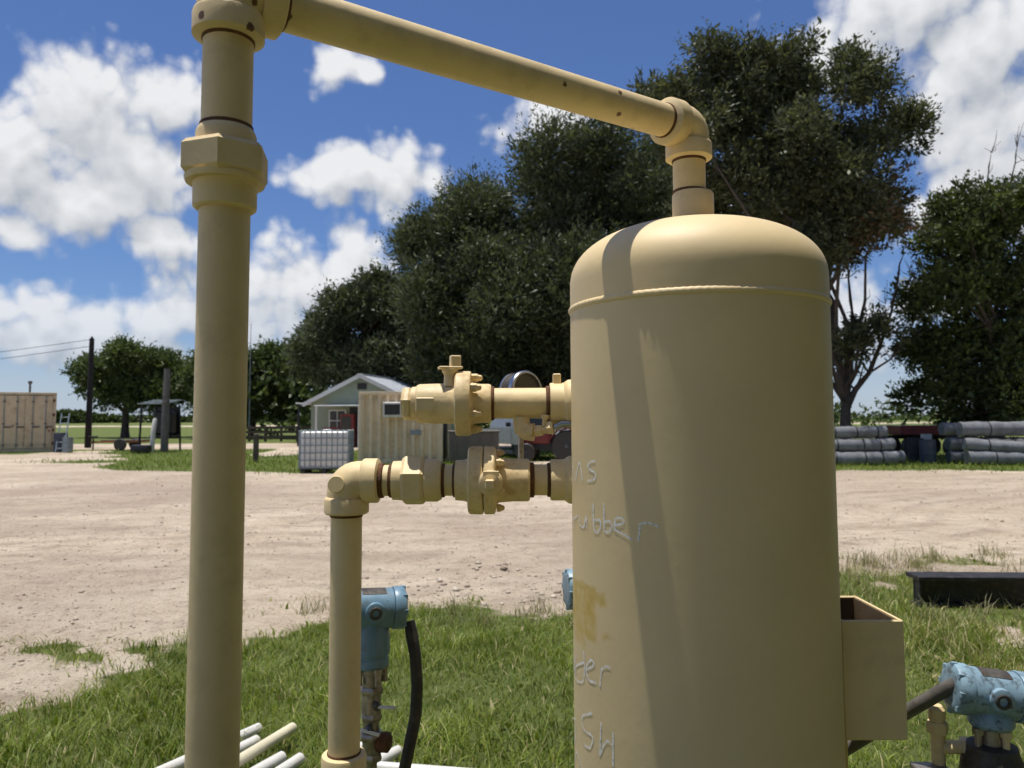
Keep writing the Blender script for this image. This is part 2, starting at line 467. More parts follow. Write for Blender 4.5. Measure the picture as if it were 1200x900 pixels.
# ------------------------------------------------------------------ ground
def grass_mask(x, y):
    """how grassy the ground is at a place: the lawn round the skid, the weedy fringe, the strips beyond the lot"""
    nz = fbm(x * 0.9, y * 0.9, 4, 3) - 0.5
    nf = fbm(x * 3.1, y * 3.1, 3, 9) - 0.5
    yb = np.interp(x, [-12, -6, -4, -3, -2.6, -2.4, -2.2, -1.86, -.98, .06, 1.5, 2.8, 4, 6, 10, 16], [-6, 0.3, 1.9, 3.0, 3.7, 4.35, 4.95, 5.3, 5.8, 6.05, 6.25, 6.35, 6.3, 6.2, 6.0, 5])
    lawn = sstep(-0.75, 0.75, (yb - y) + nz * 2.2 + nf * 2.2) * sstep(-4.5, -3.0, y + nz * 2)  # lawn ends behind the camera; unseen dirt there added to bounce warm light
    fringe = sstep(8.9, 7.2, y) * sstep(2.3, 3.4, x) * sstep(0.50, 0.66, fbm(x * 1.3 + 4, y * 1.3, 4, 21)) * 0.75
    patch = np.exp(-(((x + 2.62) / 0.75) ** 2 + ((y - 5.0) / 0.30) ** 2)) * 1.0 * sstep(0.42, 0.6, fbm(x * 3, y * 3, 3, 33))
    bare = sstep(0.60, 0.70, fbm(x * 1.1 + 9, y * 1.1 + 2, 3, 41)) * sstep(1.9, 2.6, x) * 0.75
    near = np.maximum(np.maximum(lawn * (1 - bare), fringe), patch)
    yf = np.interp(x, [-80, -17, -14.5, -12, -7, -4, 0, 5, 11, 20, 60], [33, 33, 27, 22.5, 20.6, 20.4, 22.5, 22, 20.3, 20.0, 20.0])
    far = sstep(-0.8, 0.8, (y - yf) + (fbm(x * 0.35, y * 0.35, 4, 5) - 0.5) * 5)
    far = far * (1 - 0.85 * sstep(0.60, 0.68, fbm(x * 0.2 + 3, y * 0.12, 3, 8)) * (y < 38))
    far = np.maximum(far, sstep(20.6, 21.4, y + (fbm(x * 0.6, y * 0.6, 3, 6) - 0.5) * 1.6) * sstep(6, 9, x) * (y < 40))
    road1 = sstep(37.0, 38.5, y) * sstep(47, 45, y) * sstep(8, 4, x)
    road2 = sstep(150, 153, y) * sstep(186, 182, y)
    far = far * (1 - 0.92 * road1) * (1 - 0.9 * road2)
    islet = np.exp(-(((x + 14.5) / 2.2) ** 2 + ((y - 27.0) / 1.0) ** 2)) * 1.1
    return np.clip(np.where(y > 14, np.maximum(far, islet), near), 0, 1)

TRACKS = [(6.2, 0.62, 0.02), (7.9, 0.60, 0.02), (9.6, 0.42, 0.012), (11.3, 0.40, 0.012), (13.2, 0.30, 0.004), (14.9, 0.29, 0.004), (8.4, 0.30, 0.01), (16.5, 0.2, 0)]
def track_wear(x, y):
    """packed, paler wheel tracks (+) and loose darker gravel between them (-)"""
    wob = (fbm(x * 0.25, y * 0.25, 2, 71) - 0.5) * 1.6
    t = np.zeros_like(x)
    for c, m, q in TRACKS:
        d = y - (c + m * x + q * x * x) + wob
        t += np.exp(-(d / 0.22) ** 2) * (0.3 + 0.9 * vnoise(x * 0.6, y * 0.6, 77)) - 0.75 * np.exp(-((np.abs(d) - 0.42) / 0.16) ** 2) * (0.2 + vnoise(x * 0.9, y * 0.9, 78))
    t -= 1.1 * sstep(-0.5, -3.5, x) * sstep(8.5, 11, y) * sstep(19, 15, y) * sstep(0.40, 0.58, fbm(x * 0.5, y * 0.5, 4, 83))
    t -= 0.9 * np.exp(-(((x + 0.35) / 1.1) ** 2 + ((y - 7.0) / 0.8) ** 2)) * fbm(x * 3, y * 3, 3, 87)
    return np.clip(t * sstep(45, 22, np.hypot(x, y)), -1, 1)
def ground_height(x, y):
    r = np.hypot(x, y)
    fade = sstep(60, 25, r)
    h = (fbm(x * 0.45, y * 0.45, 4, 51) - 0.5) * 0.06 * fade
    h += (fbm(x * 2.6, y * 2.6, 4, 57) - 0.5) * 0.034 * sstep(26, 9, r)
    # wheel ruts sweeping across the lot
    dirt = sstep(5.4, 7.5, y) * sstep(21, 17, y)
    dirt = np.maximum(dirt, sstep(-2.3, -3.2, x) * (y > 3.5))
    ys = [(6.2, 0.62, 0.02), (7.9, 0.60, 0.02), (9.6, 0.42, 0.012), (11.3, 0.40, 0.012), (12.6, -0.05, 0.004), (14.4, -0.06, 0.004), (8.4, 0.02, 0.01), (16.5, 0.05, 0)]
    wob = (fbm(x * 0.25, y * 0.25, 2, 71) - 0.5) * 1.6
    for c, m, q in ys:
        d = y - (c + m * x + q * x * x) + wob
        h += dirt * (-0.015 * np.exp(-(d / 0.17) ** 2) + 0.009 * np.exp(-((np.abs(d) - 0.36) / 0.12) ** 2)) * (0.35 + 0.9 * vnoise(x * 0.6, y * 0.6, 77))
    h -= 0.02 * fade
    return h

def make_ground():
    ang = np.concatenate([np.radians(np.linspace(-52, 52, 420)), np.radians(np.linspace(57, 303, 42))])
    rad = np.concatenate([np.geomspace(0.8, 60, 400), np.geomspace(63, 3000, 40)])
    A, Rr = np.meshgrid(ang, rad)
    x = (np.sin(A) * Rr).ravel(); y = (np.cos(A) * Rr).ravel()
    z = ground_height(x, y)
    na = len(ang); nr = len(rad)
    i = np.arange(na); j = (i + 1) % na
    k = np.arange(nr - 1)[:, None] * na
    F = np.stack([k + i, k + j, k + na + j, k + na + i], -1).reshape(-1, 4)
    F = F[:, ::-1]
    V = np.stack([x, y, z], -1)
    # centre cap: fan of quads
    c = len(V); V = np.vstack([V, [[0, 0, -0.02]]])
    i2 = np.arange(0, na, 2)
    fan = np.stack([np.full_like(i2, c), (i2 + 2) % na, (i2 + 1) % na, i2], -1)
    F = np.vstack([F, fan])
    m, n, b = principled('yard_ground')
    tc = n.new('ShaderNodeTexCoord').outputs['Object']
    gm = n.new('ShaderNodeAttribute', attribute_name='rnd').outputs['Fac']
    n5 = n.noise(tc, 14.0, 7, 0.7); n6 = n.noise(n.vec('MULTIPLY', tc, (0.5, 1.6, 1.0)), 1.7, 5, 0.6)
    n1 = n.noise(tc, 0.55, 6, 0.6); n2 = n.noise(tc, 5.0, 8, 0.65); n3 = n.noise(tc, 46.0, 8, 0.75); n4 = n.noise(tc, 0.16, 4, 0.5)
    dirt = n.mix(n.ramp(n1, 0.32, 0.68), (0.53, 0.435, 0.325), (0.68, 0.58, 0.45))
    dirt = n.mix(n.ramp(n4, 0.40, 0.62, 0.0, 0.55), dirt, (0.37, 0.29, 0.23))
    dirt = n.mix(n.ramp(n2, 0.45, 0.75, 0.0, 0.6), dirt, (0.28, 0.215, 0.155))
    dirt = n.mix(n.ramp(n3, 0.52, 0.72, 0.0, 0.5), dirt, (0.66, 0.57, 0.46))
    dirt = n.mix(n.ramp(n3, 0.48, 0.34, 0.0, 0.75), dirt, (0.17, 0.125, 0.09))
    dirt = n.mix(n.ramp(n5, 0.54, 0.68, 0.0, 0.7), dirt, (0.29, 0.22, 0.165))
    dirt = n.mix(n.ramp(n5, 0.44, 0.30, 0.0, 0.6), dirt, (0.60, 0.53, 0.44))
    dirt = n.mix(n.ramp(n6, 0.52, 0.68, 0.0, 0.45), dirt, (0.30, 0.235, 0.18))
    tw = n.math('MULTIPLY_ADD', n.math('SUBTRACT', n5, 0.5), 1.6, n.new('ShaderNodeAttribute', attribute_name='wear').outputs['Fac'])
    dirt = n.mix(n.ramp(tw, 0.05, 0.95, 0.0, 0.26), dirt, (0.62, 0.535, 0.425))
    dirt = n.mix(n.ramp(tw, -0.05, -0.95, 0.0, 0.30), dirt, (0.29, 0.225, 0.18))
    gcol = n.mix(n.ramp(n2, 0.3, 0.7), (0.085, 0.110, 0.028), (0.15, 0.185, 0.058))
    gcol = n.mix(n.ramp(n1, 0.5, 0.75, 0.0, 0.5), gcol, (0.15, 0.15, 0.06))
    edge = n.math('MULTIPLY_ADD', n.math('SUBTRACT', n2, 0.5), 0.9, gm)
    c = n.mix(n.ramp(edge, 0.35, 0.68), dirt, gcol)
    n.put(b.inputs['Base Color'], c)
    b.inputs['Roughness'].default_value = 0.95
    b.inputs['Specular IOR Level'].default_value = 0.1
    bp = n.new('ShaderNodeBump'); bp.inputs['Strength'].default_value = 1.0; bp.inputs['Distance'].default_value = 0.06
    hh = n.math('ADD', n.math('ADD', n.math('MULTIPLY', n2, 0.9), n.math('MULTIPLY', n5, 0.6)), n.math('MULTIPLY', n3, 0.3))
    n.put(bp.inputs['Height'], hh); n.put(b.inputs['Normal'], bp.outputs[0])
    ob = np_mesh('ground', V, F, m, rnd=np.concatenate([grass_mask(x, y), [1.0]]), smooth=True)
    a = ob.data.attributes.new('wear', 'FLOAT', 'POINT'); a.data.foreach_set('value', np.concatenate([track_wear(x, y), [0.0]]).astype(np.float32))
    ob['kind'] = 'structure'
make_ground()

def gz(x, y):
    return float(ground_height(np.array([x], float), np.array([y], float))[0])

# ------------------------------------------------------------------ grass, weeds, gravel (uncountable: stuff)
def blades(name, x, y, h, w, mat, lean=0.5, rnd=None):
    n = len(x)
    z = ground_height(x, y) - 0.006
    a = RNG.uniform(0, 2 * np.pi, n); fa = RNG.uniform(0, 2 * np.pi, n)
    ln = h * RNG.uniform(0.1, lean, n)
    dx, dy = np.cos(fa) * ln, np.sin(fa) * ln
    wx, wy = np.cos(a) * w / 2, np.sin(a) * w / 2
    P = np.zeros((n, 5, 3))
    P[:, 0] = np.stack([x - wx, y - wy, z], -1); P[:, 1] = np.stack([x + wx, y + wy, z], -1)
    mx, my, mz = x + dx * 0.35, y + dy * 0.35, z + h * 0.6
    P[:, 2] = np.stack([mx + wx * 0.75, my + wy * 0.75, mz], -1); P[:, 3] = np.stack([mx - wx * 0.75, my - wy * 0.75, mz], -1)
    P[:, 4] = np.stack([x + dx, y + dy, z + h * RNG.uniform(0.8, 1.0, n)], -1)
    base = np.arange(n)[:, None] * 5
    F = np.concatenate([base + np.array([[0, 1, 2]]), base + np.array([[0, 2, 3]]), base + np.array([[3, 2, 4]])])
    if rnd is None: rnd = RNG.uniform(0, 1, n)
    ob = np_mesh(name, P.reshape(-1, 3), F, mat, rnd=np.repeat(rnd, 5))
    ob['kind'] = 'stuff'
    return ob

def scatter(nn, x0, x1, y0, y1, half=46):
    x = RNG.uniform(x0, x1, nn); y = RNG.uniform(y0, y1, nn)
    k = np.abs(np.arctan2(x, y)) < R(half)
    return x[k], y[k]

def make_grass():
    x, y = scatter(520000, -7, 9, 2.3, 9.0, 45)
    g = grass_mask(x, y)
    dens = g * (0.45 + 0.75 * fbm(x * 2.2, y * 2.2, 3, 15))
    k = RNG.uniform(0, 1, len(x)) < dens * np.interp(y, [2.3, 5, 9], [0.85, 0.62, 0.5])
    x, y, g = x[k], y[k], g[k]
    tall = fbm(x * 1.4, y * 1.4, 3, 19)
    h = (0.032 + 0.085 * np.clip((tall - 0.3) * 1.7, 0, 1)) * RNG.uniform(0.55, 1.25, len(x)) * (0.5 + 0.6 * g)
    w = RNG.uniform(0.0035, 0.0075, len(x))
    broad = RNG.uniform(0, 1, len(x)) < 0.035 * (fbm(x * 2.7, y * 2.7, 2, 93) > 0.5)     # broad-leaved weeds in the turf
    w = np.where(broad, RNG.uniform(0.014, 0.026, len(x)), w); h = np.where(broad, RNG.uniform(0.03, 0.07, len(x)), h)
    tone = np.clip(fbm(x * 1.9, y * 1.9, 3, 29) * 1.1 - 0.1 + RNG.normal(0, 0.16, len(x)), 0, 0.87)
    dry = RNG.uniform(0, 1, len(x)) < np.where(x > 2.0, 0.34, 0.15) + 0.10 * (g < 0.6)
    tone = np.where(dry, RNG.uniform(0.9, 1, len(x)), tone)
    o = blades('grass', x, y, h, w, M_grassblade, 1.35, tone)
    tag(o, 'green lawn grass growing round the pipe skid', 'grass')
    # taller seeding weeds at the lawn edge and round the beam
    cx = np.concatenate([RNG.uniform(-1.6, 2.6, 26), RNG.uniform(2.6, 6.5, 190)])
    cy = np.concatenate([RNG.uniform(5.3, 6.1, 26), RNG.uniform(4.2, 8.2, 190)])
    px, py, ph = [], [], []
    for a, b in zip(cx, cy):
        q = RNG.integers(10, 40)
        px.append(a + RNG.normal(0, 0.05, q)); py.append(b + RNG.normal(0, 0.05, q)); ph.append(RNG.uniform(0.05, 0.22, q) * RNG.uniform(0.5, 1.1))
    px, py, ph = map(np.concatenate, (px, py, ph))
    o = blades('weed_stalks', px, py, ph, np.full(len(px), 0.0055), M_dryweed, 1.1)
    tag(o, 'thin pale seeding weeds along the edge of the lawn', 'weeds')
    # the strip of rough grass beyond the lot
    x, y = scatter(150000, -34, 34, 19.5, 36, 40)
    g = grass_mask(x, y)
    k = RNG.uniform(0, 1, len(x)) < g * np.interp(y, [19, 24, 36], [0.8, 0.5, 0.22])
    x, y = x[k], y[k]
    tone = np.clip(fbm(x * 0.7, y * 0.7, 3, 91) * 1.2 - 0.1 + RNG.normal(0, 0.15, len(x)), 0, 0.87)
    o = blades('rough_grass', x, y, RNG.uniform(0.05, 0.17, len(x)), RNG.uniform(0.012, 0.028, len(x)), M_grassblade, 0.8, tone)
    tag(o, 'strip of rough grass beyond the dirt lot', 'grass')
make_grass()

def make_gravel():
    n = 60000
    r = 3.2 * (22 / 3.2) ** RNG.uniform(0, 1, n); a = RNG.uniform(R(-44), R(44), n)
    x, y = np.sin(a) * r, np.cos(a) * r
    k = (grass_mask(x, y) < 0.5) & (RNG.uniform(0, 1, n) < 0.25 + 1.3 * np.clip(fbm(x * 0.8, y * 0.8, 3, 61) - 0.35, 0, 1))
    x, y, r = x[k], y[k], r[k]; n = len(x)
    clod = (np.hypot((x + 0.35) / 1.1, (y - 7.0) / 0.9) < 1) & (RNG.uniform(0, 1, n) < 0.5)
    s = np.clip(RNG.lognormal(-5.15, 0.5, n), 0.0025, 0.024) * (0.8 + r * 0.03) * np.where(clod, 2.6, 1.0)
    o = np.array([[1, 0, 0], [0, 1, 0], [-1, 0, 0], [0, -1, 0], [0, 0, .75], [0, 0, -.75]], float)
    P = o[None] * s[:, None, None] * RNG.uniform(0.6, 1.3, (n, 6, 1))
    an = RNG.uniform(0, 6.28, n); c, sn = np.cos(an), np.sin(an)
    X = P[..., 0] * c[:, None] - P[..., 1] * sn[:, None]; Y = P[..., 0] * sn[:, None] + P[..., 1] * c[:, None]
    P = np.stack([X + x[:, None], Y + y[:, None], P[..., 2] + (ground_height(x, y) + s * 0.15)[:, None]], -1)
    f = np.array([[0, 1, 4], [1, 2, 4], [2, 3, 4], [3, 0, 4], [1, 0, 5], [2, 1, 5], [3, 2, 5], [0, 3, 5]])
    F = (np.arange(n)[:, None, None] * 6 + f[None]).reshape(-1, 3)
    m, nn, b = principled('gravel')
    at = nn.new('ShaderNodeAttribute', attribute_name='rnd').outputs['Fac']
    nn.put(b.inputs['Base Color'], nn.mix(at, (0.27, 0.21, 0.155), (0.62, 0.54, 0.44))); b.inputs['Roughness'].default_value = 0.9
    ob = np_mesh('gravel', P.reshape(-1, 3), F, m, rnd=np.repeat(RNG.uniform(0, 1, n), 6))
    ob['kind'] = 'stuff'
    tag(ob, 'loose gravel and clods lying on the dirt lot', 'gravel')
make_gravel()

# ------------------------------------------------------------------ trees
OAK = [(-3.52, 9.85, 2.0), (-3.92, 7.16, 2.0), (-3.1, 4.7, 2.22), (-1.61, 11.72, 2.22), (-0.8, 8.39, 2.67), (-0.4, 5.1, 2.67), (1.28, 13.17, 1.87), (2.49, 10.45, 2.71), (2.46, 6.72, 2.91), (4.17, 13.79, 2.08), (5.79, 11.27, 2.5), (6.14, 7.53, 2.91), (7.06, 13.36, 1.87), (4.05, 3.86, 2.91), (1.62, 3.46, 2.5), (8.21, 9.17, 2.5), (7.73, 5.06, 2.5), (-1.62, 3.07, 1.78)]
TALL = [(5.49, 12.81, 1.15), (6.96, 13.38, 1.3), (8.71, 13.52, 1.43), (10.16, 13.37, 1.43), (11.59, 12.5, 1.59), (12.98, 11.34, 1.3), (12.35, 9.91, 1.3), (10.38, 11.06, 1.59), (8.37, 11.64, 1.43), (6.62, 11.36, 1.15), (11.18, 9.06, 1.43), (13.45, 8.77, 1.15), (9.17, 9.36, 1.43), (7.45, 9.37, 1.3), (12.26, 7.64, 1.04), (10.26, 7.38, 1.15), (12.06, 3.77, 0.69), (12.79, 4.45, 0.64)]
RIGHT = [(16.97, 8.44, 1.23), (18.23, 9.06, 1.09), (16.21, 6.58, 1.09), (17.48, 6.26, 1.37), (15.79, 4.12, 1.14), (17.05, 3.8, 1.5), (15.11, 2.44, 0.95), (16.66, 1.98, 1.37), (18.21, 2.58, 1.37), (19.37, 7.18, 1.64), (19.2, 4.1, 1.64), (20.51, 5.63, 1.64), (15.2, 5.6, 1.0), (15.6, 7.6, 0.9), (16.2, 9.0, 0.9), (15.0, 3.6, 0.9)]
DARK = [(-10.35, 8.35, 1.9), (-11.89, 6.78, 1.67), (-8.27, 8.34, 1.9), (-7.73, 5.72, 2.14), (-10.32, 5.21, 2.14), (-12.91, 5.22, 1.19), (-6.71, 8.86, 1.67), (-8.8, 9.13, 1.43), (-6.17, 4.67, 2.37)]
LEFTA = [(-34.19, 5.07, 1.74), (-31.44, 6.11, 1.95), (-28.63, 5.75, 1.74), (-26.52, 5.04, 1.74), (-32.75, 3.67, 1.53), (-29.98, 4.01, 2.09), (-27.18, 3.65, 2.09)]
LEFTB = [(-22.85, 4.8, 1.96), (-19.58, 4.79, 2.28), (-18.3, 6.09, 1.43), (-16.97, 4.77, 1.96), (-21.5, 2.84, 1.96), (-18.24, 2.82, 1.96)]

def unit(v):
    return v / np.maximum(np.linalg.norm(v, axis=-1, keepdims=True), 1e-9)

def leaf_cloud(centres, radii, n_leaves, leaf, per=8, spray=0.7, up=0.55, solid=2.6):
    """leaf quads set along many short twigs that point out of each clump"""
    rad = np.asarray(radii); cen = np.asarray(centres)
    p = rad ** 2 / np.sum(rad ** 2)
    ns = n_leaves // per
    idx = RNG.choice(len(rad), ns, p=p)
    d = unit(RNG.normal(0, 1, (ns, 3)))
    rr = rad[idx] * RNG.uniform(0.05, 1, ns) ** (1 / solid) * (0.82 + 0.5 * RNG.uniform(0, 1, ns) ** 3)
    pos = cen[idx] + d * rr[:, None] * np.array([1.0, 1.0, 0.86])
    ax = unit(d * 0.75 + np.array([0, 0, up]) + RNG.normal(0, 0.40, (ns, 3)))
    ln = spray * RNG.uniform(0.5, 1.2, ns)
    t = RNG.uniform(0, 1, (ns, per))
    q = pos[:, None] + ax[:, None] * (t * ln[:, None])[..., None] + RNG.normal(0, 0.10 * spray, (ns, per, 3))
    la = unit(ax[:, None] * 0.8 + RNG.normal(0, 0.55, (ns, per, 3)))
    lb = unit(np.cross(la, RNG.normal(0, 1, (ns, per, 3))))
    big = np.where(rr / rad[idx] < 0.72, 1.7, 1.0)[:, None, None]      # fuller foliage inside the clump
    L = big * leaf[0] * RNG.uniform(0.6, 1.25, (ns, per, 1)); W = big * leaf[1] * RNG.uniform(0.6, 1.25, (ns, per, 1))
    quad = np.stack([q, q + la * L * 0.45 + lb * W * 0.5, q + la * L, q + la * L * 0.45 - lb * W * 0.5], 2).reshape(-1, 3)
    m = ns * per
    F = np.arange(m * 4).reshape(-1, 4)
    tone = np.clip(RNG.uniform(0.1, 0.75, (ns, 1)) + RNG.normal(0, 0.16, (ns, per)), 0, 0.86)
    return quad, F, np.repeat(tone.ravel(), 4)

def make_tree(name, label, base, clumps, mat, n_leaves, leaf, depth, trunk_r, fork, limb_r=0.16, up=0.55, spray=0.7, solid=2.6, layers=2, group='trees round the yard', lean=(0, 0), limb_keep=1.0, extra_twigs=None, dry_clumps=(), puff=1.0):
    bx, by = base
    root = thing(name, (bx, by, -0.05), label, 'tree', group)
    xs = np.array([c[0] for c in clumps]); hw = (xs.max() - xs.min()) / 2 + 1.0; mx = (xs.max() + xs.min()) / 2
    cen, rad = [], []
    for (x, z, r) in clumps:
        lim = depth * math.sqrt(max(0.12, 1 - ((x - mx) / hw) ** 2))
        for L in range(layers):
            dy = lim * ((L + 0.5) / layers * 2 - 1) * 0.8 + RNG.uniform(-0.25, 0.25) * lim
            c0 = np.array([x + RNG.uniform(-0.2, 0.2) * r, by + dy, z + RNG.uniform(-0.1, 0.1) * r])
            for q in range(5):        # a clump is several uneven tufts
                d = unit(RNG.normal(0, 1, (1, 3)))[0]
                cen.append(tuple(c0 + d * r * RNG.uniform(0.35, 0.80) * np.array([1, 1, 0.9]))); rad.append(r * RNG.uniform(0.36, 0.58) * puff)
    V, F, t = leaf_cloud(cen, rad, n_leaves, leaf, spray=spray, up=up, solid=solid)
    if dry_clumps:
        for (x, z, r) in dry_clumps:
            k = ((V[:, 0] - x) ** 2 + (V[:, 2] - z) ** 2 < r * r)
            sel = np.repeat(RNG.uniform(0, 1, len(V) // 4) < 0.28, 4) & k
            t = np.where(sel, 0.98, t)
    k = np.repeat(V.reshape(-1, 4, 3)[:, :, 2].min(1) > 0.05, 4)
    V = V[k]; t = t[k]; F = np.arange(len(V)).reshape(-1, 4)
    ob = np_mesh('crown', V - np.array([bx, by, -0.05]), F, mat, rnd=t)
    ob.parent = root
    tr = MB()
    fx, fy = bx + lean[0], by + lean[1]
    tr.sweep([(bx, by, -0.3), (bx, by, 0.0), (bx + lean[0] * .2, by + lean[1] * .2, fork * .35), (bx + lean[0] * .6, by + lean[1] * .6, fork * .7), (fx, fy, fork)],
             [trunk_r * 1.5, trunk_r * 1.25, trunk_r, trunk_r * .9, trunk_r * .8], seg=12)
    tr.build('trunk', M_bark, root)
    top = Vector((mx * .55 + fx * .45, by, fork + (max(c[1] for c in clumps) - fork) * .72))
    f0 = Vector((fx, fy, fork))
    lead = [f0 + (top - f0) * u + Vector((random.uniform(-1, 1), random.uniform(-1, 1), 0)) * .25 * (u > 0) for u in (0, .25, .5, .75, 1)]
    MB().sweep(lead, [trunk_r * k for k in (.8, .62, .45, .3, .12)], seg=10).build('leader', M_bark, root)
    order = list(range(len(cen))); random.shuffle(order)
    for i in order[:int(len(order) * limb_keep)]:
        c = Vector(cen[i]); s = lead[min(3, int(random.random() * 4 * max(0.05, min(1, (c.z - fork) / max(.1, top.z - fork)))))].copy()
        d = c - s; side = Vector((random.uniform(-1, 1), random.uniform(-1, 1), random.uniform(0, 1))) * d.length * 0.10
        pts = [s + d * u + side * math.sin(u * math.pi) + Vector((random.uniform(-1, 1), random.uniform(-1, 1), random.uniform(-1, 1))) * 0.05 * d.length * (0 < u < 1) for u in (0, .2, .4, .6, .8, 1)]
        b = MB().sweep(pts, [limb_r, limb_r * .8, limb_r * .62, limb_r * .45, limb_r * .3, limb_r * .12], seg=7)
        for q in range(5):     # side twigs inside the clump
            u = random.choice((2, 3, 4)); e = pts[u] + Vector((random.gauss(0, 1), random.gauss(0, 1), random.gauss(0.4, 1))) * rad[i] * 0.55
            mid = (pts[u] + e) / 2 + Vector((random.gauss(0, .1), random.gauss(0, .1), random.gauss(0, .1)))
            b.sweep([pts[u], mid, e], [limb_r * .25, limb_r * .16, limb_r * .06], seg=5)
        b.build('limb', M_bark, root)
    if extra_twigs:
        for pts, r in extra_twigs:
            b = MB().sweep(pts, [r * (1 - 0.8 * i / (len(pts) - 1)) for i in range(len(pts))], seg=6)
            p = [Vector(q) for q in pts]
            for q in range(9):
                u = random.randint(1, len(p) - 1); e = p[u] + Vector((random.uniform(-.5, .5), random.uniform(-.4, .4), random.uniform(.2, .9)))
                b.sweep([p[u], (p[u] + e) / 2 + Vector((random.uniform(-.08, .08), 0, 0)), e], [r * .35, r * .25, r * .12], seg=5)
            b.build('bare_branch', M_bark, root)
    return root

make_tree('oak_tree', 'broad dark oak with feathery upright sprays behind the tan office container', (2.2, 36.0), OAK, M_oak, 300000, (0.215, 0.060), 4.6, 0.42, 2.6, up=0.8, spray=0.9, limb_keep=0.12, puff=1.2)
make_tree('oak_tree', 'tallest tree with a wide domed crown and forked trunk behind the scrubber tank', (11.75, 27.0), TALL, M_tall, 150000, (0.135, 0.055), 3.8, 0.20, 1.9, puff=0.86, limb_r=0.085, up=0.45, spray=0.62, lean=(0.1, 0.0), limb_keep=0.22,
          dry_clumps=[(13.5, 8.7, 1.3), (12.4, 7.4, 1.1)],
          extra_twigs=[([(11.85, 27, 1.7), (12.2, 27, 2.4), (12.8, 27.2, 3.0), (13.2, 27.1, 4.0), (13.6, 27, 5.2), (13.9, 27, 6.5)], 0.12),
                       ([(12.8, 27.2, 3.0), (13.6, 27.2, 3.5), (14.2, 27.4, 4.2), (14.6, 27.2, 5.1)], 0.05),
                       ([(11.85, 27, 1.7), (11.6, 27, 2.6), (11.7, 27, 3.9), (11.5, 27, 5.4)], 0.11),
                       ([(13.2, 27.1, 4.0), (12.9, 26.6, 4.6), (13.1, 26.4, 5.4)], 0.035), ([(13.6, 27.2, 3.5), (13.9, 26.8, 4.0), (14.3, 26.6, 4.2)], 0.03)])
make_tree('yard_tree', 'bushy green tree with bare twigs on top beyond the right-hand grey rolls', (17.2, 27.0), RIGHT, M_right, 105000, (0.14, 0.062), 2.8, 0.22, 1.6, puff=0.95, limb_r=0.11, up=0.3, spray=0.55, limb_keep=0.25,
          extra_twigs=[([(17.2, 27, 7.5), (17.1, 27, 9.0), (17.3, 27, 10.2), (17.45, 27, 11.0)], 0.045), ([(17.6, 27, 8.0), (18.0, 27, 9.6), (18.3, 27, 10.6), (18.4, 27, 11.2)], 0.045),
                       ([(18.3, 27, 9.4), (18.9, 27, 10.4), (19.1, 27, 11.2)], 0.04), ([(16.0, 27, 6.8), (15.2, 27, 7.6), (14.7, 27, 7.9)], 0.035), ([(15.6, 27, 4.0), (14.9, 27, 5.2), (14.5, 27, 6.4)], 0.04)])
make_tree('round_tree', 'dark round-headed tree rising behind the gabled house', (-8.9, 47.5), DARK, M_oak, 90000, (0.20, 0.085), 3.2, 0.36, 2.4, up=0.4, spray=0.8, limb_keep=0.15)
make_tree('field_tree', 'lighter spreading tree over the open field behind the black utility pole', (-31.5, 62.0), LEFTA, M_far, 60000, (0.22, 0.11), 2.6, 0.30, 2.0, up=0.3, spray=0.8, limb_keep=0.2)
make_tree('field_tree', 'low spreading tree partly hidden by the tall cream riser pipe', (-19.8, 58.0), LEFTB, M_far, 60000, (0.22, 0.11), 2.6, 0.30, 1.6, up=0.3, spray=0.8, limb_keep=0.15)

